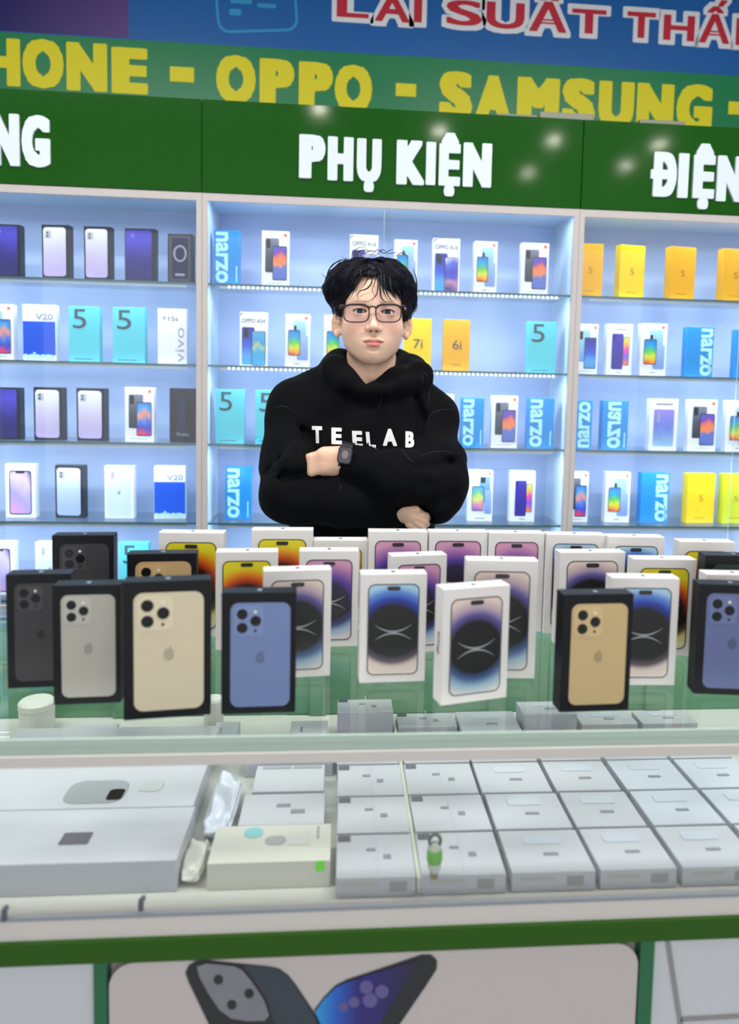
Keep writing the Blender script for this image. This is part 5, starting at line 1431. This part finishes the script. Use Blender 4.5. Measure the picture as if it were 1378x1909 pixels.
for pp, r in (([(667, 500), (664, 512), (663, 534), (655, 553), (646, 562)], .0018), ([(694, 508), (693, 527), (684, 538), (671, 543), (666, 553), (667, 562)], .0018),
              ([(704, 510), (705, 532), (702, 549), (691, 560), (677, 563)], .0014), ([(707, 515), (709, 541), (711, 555), (718, 562), (725, 562)], .0022),
              ([(656, 500), (655, 520), (648, 540), (642, 556)], .0026), ([(650, 505), (648, 525), (640, 545), (637, 558)], .003), ([(716, 508), (717, 530), (722, 548), (729, 560)], .0032),
              ([(710, 508), (712, 528), (716, 545), (722, 556)], .003), ([(672, 498), (672, 512), (667, 528), (658, 540)], .0016), ([(688, 500), (688, 514), (680, 530), (672, 540)], .0016),
              ([(727, 512), (728, 532), (733, 548), (741, 561)], .0034), ([(737, 512), (740, 534), (746, 550), (752, 562)], .0034), ([(644, 505), (640, 525), (634, 542), (630, 556)], .0034),
              ([(700, 505), (699, 525), (694, 541), (700, 552), (706, 548)], .0010), ([(676, 505), (668, 530), (664, 545), (668, 556)], .0010), ([(720, 540), (724, 552), (732, 561), (738, 562)], .002)):
    wisp(pp, r)
for pp, r in (([(712, 490), (722, 512), (728, 535), (738, 558)], .006), ([(722, 488), (734, 510), (740, 535), (748, 560)], .0065), ([(732, 488), (745, 512), (750, 535), (757, 560)], .007), ([(742, 492), (757, 515), (760, 540), (763, 562)], .006),
              ([(704, 492), (714, 510), (719, 528), (727, 545)], .005), ([(660, 490), (650, 508), (643, 530), (637, 552)], .006), ([(652, 490), (640, 508), (633, 530), (630, 552)], .006), ([(668, 490), (660, 502), (652, 518), (648, 535)], .004)):
    for j in range(16):
        jx, jr = rnd.gauss(0, r*560), rnd.uniform(.0006, .0011)
        wisp([(x+jx*(1-.65*q/3)+rnd.uniform(-.5, .5), y+rnd.uniform(-1.5, 1.5)-(rnd.uniform(0, 6) if q == 3 else 0)) for q, (x, y) in enumerate(pp)], jr, rnd.uniform(.001, .006), 4.0)
YTOP = hy-.02
for pp, r in (([(655, 486), (658, 470), (672, 461), (685, 463)], .0010), ([(664, 484), (668, 470), (682, 466), (694, 472)], .0012), ([(690, 476), (704, 466), (716, 472), (728, 466), (734, 465)], .0014),
              ([(676, 482), (684, 470), (696, 468), (706, 474)], .0013), ([(700, 478), (712, 466), (722, 470)], .0012), ([(738, 478), (746, 472), (756, 474), (760, 486)], .0012),
              ([(720, 474), (730, 472), (742, 470)], .0012), ([(655, 482), (645, 482), (634, 477)], .0007), ([(612, 520), (606, 516), (599, 510)], .0010), ([(640, 484), (622, 492), (612, 506), (608, 522)], .0022),
              ([(648, 482), (630, 487), (616, 500)], .0014), ([(612, 508), (606, 528), (609, 545), (618, 556)], .0022), ([(664, 480), (660, 474), (666, 468), (676, 474)], .0010), ([(770, 500), (776, 520), (777, 545), (772, 562)], .002)):
    pts = [Wp(x, y, YTOP) for x, y in pp]; sp = spline(pts); n = len(sp); b = len(lv)
    v, f = tube_mesh(sp, [max(.0002, .7*r*math.sin(math.pi*min(.97, i/(n-1)*.9+.08))) for i in range(n)], 5); lv.extend(v); lf.extend(tuple(b+i for i in q) for q in f)
m_hair2 = mat('hair_locks', srgb(11, 13, 28), 0.45, spec=0.3)
o = child('hair_locks', lv, lf, m_hair2, True); tag(o, kind='stuff')

# ---- hoodie
G5 = .0042
g = Grid(np.arange(-.27, .28, G5)+hx-.015, np.arange(1.395, 1.90, G5), np.arange(.80, hz-.055, G5))
cx0_ = pt(677, 800, 1.69)
U_ell(g, pt(677, 815, 1.70), (.185, .118, .18), .0)
U_ell(g, pt(677, 930, 1.70), (.175, .122, .22), .06)
U_ell(g, (fx, 1.70, .95), (.178, .125, .15), .05)
for (sx_, sy_, ex, ey, ax_, ay) in ((640, 736, 561, 768, 0, 0), (742, 740, 792, 780, 0, 0)):
    U_cone(g, pt(sx_, sy_, 1.705), pt(ex, ey, 1.70), .062, .072, .05)
# upper arms
U_cone(g, pt(561, 772, 1.70), pt(549, 860, 1.65), .072, .070, .03)
U_cone(g, pt(549, 860, 1.65), pt(541, 915, 1.595), .070, .064, .03)
U_cone(g, pt(790, 790, 1.70), pt(800, 850, 1.65), .068, .066, .03)
U_cone(g, pt(800, 850, 1.65), pt(812, 890, 1.60), .066, .062, .03)
U_ell(g, pt(822, 862, 1.60), (.052, .055, .05), .03)      # puffed elbow fold
# his right forearm: from the left elbow across, low
U_cone(g, pt(546, 920, 1.575), pt(640, 930, 1.548), .062, .056, .03)
U_cone(g, pt(640, 930, 1.548), pt(728, 946, 1.575), .056, .038, .03)
U_cone(g, pt(728, 946, 1.575), pt(748, 950, 1.562), .038, .031, .01)
U_ell(g, pt(555, 868, 1.562), (.034, .056, .050), .02)      # cloth of the upper arm pressed over the fingertips
# his left forearm: from the right elbow across, on top, ending in the cuff
U_cone(g, pt(812, 900, 1.580), pt(740, 888, 1.540), .066, .056, .022)
U_cone(g, pt(740, 888, 1.540), pt(684, 868, 1.522), .054, .037, .012)
U_cone(g, pt(684, 868, 1.522), pt(650, 860, 1.518), .036, .0345, .008)
U_ell(g, pt(822, 930, 1.590), (.040, .05, .045), .03)
U_ell(g, pt(815, 948, 1.57), (.032, .05, .030), .02)
# hood: a thick roll around the neck and the bag behind it
ring = [(676, 724, 1.592, .020), (652, 708, 1.60, .026), (628, 693, 1.635, .031), (630, 680, 1.70, .032), (660, 676, 1.76, .032), (700, 676, 1.775, .034), (738, 678, 1.76, .034), (768, 694, 1.72, .036), (782, 702, 1.66, .030), (742, 712, 1.615, .030), (706, 724, 1.595, .022), (676, 724, 1.592, .020)]
for a, b in zip(ring[:-1], ring[1:]): U_cone(g, pt(a[0], a[1], a[2]), pt(b[0], b[1], b[2]), a[3], b[3], .016)
U_ell(g, pt(700, 715, 1.80), (.10, .055, .07), .03)
# folds and creases as thin grooves and ridges
def crease(ps, r, k, mode):
    for a, b in zip(ps[:-1], ps[1:]): U_cone(g, pt(*a), pt(*b), r, r, k, mode, .04)
for ps in ([(740, 835, 1.49), (752, 850, 1.478), (760, 872, 1.47), (758, 895, 1.472)], [(778, 850, 1.500), (790, 872, 1.492), (796, 905, 1.50)], [(842, 862, 1.555), (812, 866, 1.528), (778, 868, 1.508)],
           [(500, 880, 1.58), (528, 862, 1.575), (565, 858, 1.56)], [(500, 905, 1.565), (535, 885, 1.53), (575, 885, 1.51)], [(707, 738, 1.585), (716, 790, 1.575), (718, 830, 1.57)], [(640, 745, 1.59), (628, 780, 1.583), (634, 810, 1.578)],
           [(700, 716, 1.59), (740, 700, 1.58), (775, 690, 1.62)], [(556, 790, 1.625), (578, 820, 1.60), (586, 850, 1.58)], [(775, 742, 1.635), (786, 780, 1.62), (782, 815, 1.60)],
           [(850, 880, 1.57), (835, 915, 1.555), (812, 935, 1.55)]):
    crease(ps, .0035, .022, 's')
# soft wrinkling of the cloth
def wr(X, Y, Z):
    x = X-hx; y = Y; z = Z-hz
    a = np.sin(x*34+z*22+np.sin(z*31+y*10)*1.2)*np.sin(z*40-x*12+y*24)
    b = np.sin(x*70+y*55+np.sin(z*60)*.8)*np.sin(z*75+x*30)
    return a*.0026+b*.0011
g.op(wr, (hx-.5, 1.2, .7), (hx+.5, 2.1, hz), 0, 'a')
# neck opening: a V between the two sides of the hood
U_cone(g, pt(689, 640, 1.65), pt(688, 678, 1.64), .060, .050, .006, 's')
VA, VB_, VC_ = pt(643, 664, 1.60), pt(682, 717, 1.60), pt(735, 672, 1.60)
def vcut(X, Y, Z):
    def side(a, b, s_):
        dx, dz = b[0]-a[0], b[2]-a[2]; n = math.hypot(dx, dz)
        return s_*((X-a[0])*dz-(Z-a[2])*dx)/n
    d = np.maximum(side(VA, VB_, 1), side(VB_, VC_, 1))
    return np.maximum(d, (Y-1.655))
g.op(vcut, (hx-.12, 1.3, VB_[2]-.02), (hx+.12, 1.72, hz+.1), .008, 's')
# cuff openings
U_cone(g, pt(622, 858, 1.516), pt(606, 856, 1.514), .031, .031, .002, 's')
U_cone(g, pt(778, 963, 1.545), pt(788, 968, 1.543), .029, .027, .002, 's')
P, Fq = surface_nets(g); P = relax(P, Fq, 2, .5)
m_hood = mat('hoodie_black', srgb(8, 8, 11), 0.9, spec=0.12)
hb = m_hood.node_tree.nodes['Principled BSDF']; hb.inputs['Sheen Weight'].default_value = 0.0; hb.inputs['Sheen Roughness'].default_value = .4
hoodie = link('hoodie', np_mesh('hoodie', P-np.array(FOOT), Fq), m_hood, person)
tree = BVHTree.FromPolygons([Vector(p) for p in P], [tuple(f) for f in Fq])
# lettering fused to the chest
m_let = mat('hoodie_print', srgb(226, 226, 224), 0.6)
for (ch, x0, y0, x1, y1, sl) in (('T', 582, 794, 601, 826, 1), ('E', 618, 797, 637.5, 828, 0), ('E', 657, 803, 676, 834, 1.5), ('L', 683, 805, 700, 836, 2.5), ('A', 714, 799, 740, 831, .5), ('B', 756, 804, 772.5, 834, -.5)):
    me, (a, b, c, d) = glyph(ch, .045, .2, 0, 3)
    bm = bmesh.new(); bm.from_mesh(me); bmesh.ops.triangulate(bm, faces=bm.faces[:]); bmesh.ops.subdivide_edges(bm, edges=bm.edges[:], cuts=2, use_grid_fill=True)
    vs = []
    for v in bm.verts:
        u = (v.co.x-a)/(b-a); w_ = (v.co.z-c)/(d-c)
        px = x0+(x1-x0)*u+sl*(.5-w_); py = y1+(y0-y1)*w_+(x1-x0)*.03*u
        dr = Wp(px, py, 1.0)-Vector((0, 0, CAM_Z)); dr.normalize()
        q0 = Wp(px, 800, 1.0)-Vector((0, 0, CAM_Z)); 
        h = tree.ray_cast(Vector((0, 0, CAM_Z)), dr)
        p = h[0] if h[0] is not None else Vector((0, 0, CAM_Z))+dr*1.6
        if p.y < 1.535: # hidden by the forearm: keep to the chest
            t_ = 1.585/dr.y; p = Vector((0, 0, CAM_Z))+dr*t_
        vs.append(p-dr*.0016)
    F_ = [[v.index for v in f.verts] for f in bm.faces]; bm.free()
    child('chest_letter', vs, F_, m_let, False)
# stitched seams, plus fold highlights put in as paler lines on the cloth
m_seam_glint = mat('hoodie_seam_glint', srgb(32, 33, 38), 0.8)
for ps in ([(506, 762), (528, 757), (548, 766)], [(846, 762), (824, 764), (804, 772), (797, 784)], [(812, 702), (803, 722), (800, 742), (799, 758)], [(787, 688), (796, 700), (799, 713)], [(783, 695), (789, 706), (785, 714)],
           [(778, 852), (800, 844), (826, 841), (848, 846)], [(750, 838), (762, 854), (778, 866)], [(632, 900), (636, 908), (630, 916)], [(712, 728), (710, 746), (704, 766)], [(518, 880), (500, 890), (486, 906)]):
    sp = []
    for q_ in spline([(x, y, 0) for x, y in ps], 18):
            px, py = q_.x, q_.y
            dr = (Wp(px, py, 1.0)-Vector((0, 0, CAM_Z))).normalized(); h = tree.ray_cast(Vector((0, 0, CAM_Z)), dr)
            if h[0] is not None: sp.append(h[0]-dr*.0001)
    if len(sp) > 4:
        n = len(sp); v, f = tube_mesh(sp, [.0002+.0005*math.sin(math.pi*i/(n-1)) for i in range(n)], 5); child('seam_glint', v, f, m_seam_glint)
# ---- trousers and shoes
g = Grid(np.arange(-.26, .26, .01)+fx, np.arange(1.5, 1.9, .01), np.arange(.02, 1.02, .01))
U_ell(g, (fx, 1.71, .92), (.168, .118, .12), 0)
for s_ in (-1, 1):
    U_cone(g, (fx+s_*.085, 1.71, .86), (fx+s_*.10, 1.70, .48), .092, .072, .03)
    U_cone(g, (fx+s_*.10, 1.70, .48), (fx+s_*.11, 1.72, .12), .070, .058, .02)
P, Fq = surface_nets(g)
link('trousers', np_mesh('trousers', P-np.array(FOOT), Fq), mat('trousers_dark', srgb(24, 25, 30), 0.8), person)
for s_ in (-1, 1):
    g = Grid(np.arange(-.07, .07, .006)+fx+s_*.115, np.arange(1.52, 1.80, .006), np.arange(-.01, .12, .006))
    U_ell(g, (fx+s_*.118, 1.66, .035), (.048, .125, .045), 0); U_ell(g, (fx+s_*.112, 1.72, .06), (.045, .05, .05), .03)
    g.op(lambda X, Y, Z: Z-.0012+0*X+0*Y, (0-9, 0, -1), (9, 9, 1), 0, 's')
    P, Fq = surface_nets(g)
    link('shoe', np_mesh('shoe', P-np.array(FOOT), Fq), mat('shoe_white', srgb(200, 200, 200), 0.6), person)
# ---- wristwatch
wc = Vector(pt(643.5, 848.5, 1.486))
watch = empty('wristwatch', wc-Vector(FOOT)); watch.parent = person; watch['label'] = 'square black smartwatch on his left wrist'
watch.rotation_euler = (math.radians(-6), math.radians(9), math.radians(-6))
m_case = mat('watch_case', srgb(40, 44, 58), 0.2, 0.6); m_scr = mat('watch_screen', srgb(58, 50, 58), 0.12, noise=.35, nscale=160); m_strap = mat('watch_strap', srgb(20, 22, 28), 0.5)
def rbox(w_, h_, d_, r): 
    a = rr_pts(w_, h_, r, 5); n = len(a); ins_ = rr_pts(w_-.003, h_-.003, r-.001, 5)
    v = [(x, -d_/2, z) for x, z in ins_]+[(x, -d_/2+.0015, z) for x, z in a]+[(x, d_/2, z) for x, z in a]
    f = [tuple(range(n))]
    for i in range(n):
        j = (i+1) % n; f += [(i, n+i, n+j, j), (n+i, 2*n+i, 2*n+j, n+j)]
    f.append(tuple(2*n+i for i in range(n))[::-1]); return pymesh('case', v, f)
link('watch_case', rbox(.0285, .0355, .010, .008), m_case, watch)
link('watch_screen', plate_mesh(rr_pts(.0232, .0300, .0055, 5), .0006), m_scr, watch, (0, -.0050, 0))
link('watch_face', plate_mesh([(.0065*math.cos(t*.2618), .0085*math.sin(t*.2618)+.001) for t in range(24)], .0003), mat('watch_face', srgb(120, 108, 116), 0.3), watch, (0, -.0057, 0))
link('crown', pymesh('crown', *lathe([(.001, 0), (.003, .0005), (.003, .003), (.001, .0035)], 12)), m_case, watch, (.0142, -.001, .007), (0, math.pi/2, 0))
n = 22; v, f = [], []
for i in range(n):
    t = 2*math.pi*i/n
    cy_, cz_ = .0235-.0265*math.cos(t), .0275*math.sin(t)
    for (dx, k) in ((-.011, 1), (.011, 1), (.011, .93), (-.011, .93)): v.append((dx, .0235+(cy_-.0235)*k, cz_*k))
for i in range(n):
    j = (i+1) % n
    for k in range(4): l = (k+1) % 4; f.append((i*4+k, i*4+l, j*4+l, j*4+k))
link('watch_strap', pymesh('strap', v, f, False), m_strap, watch)
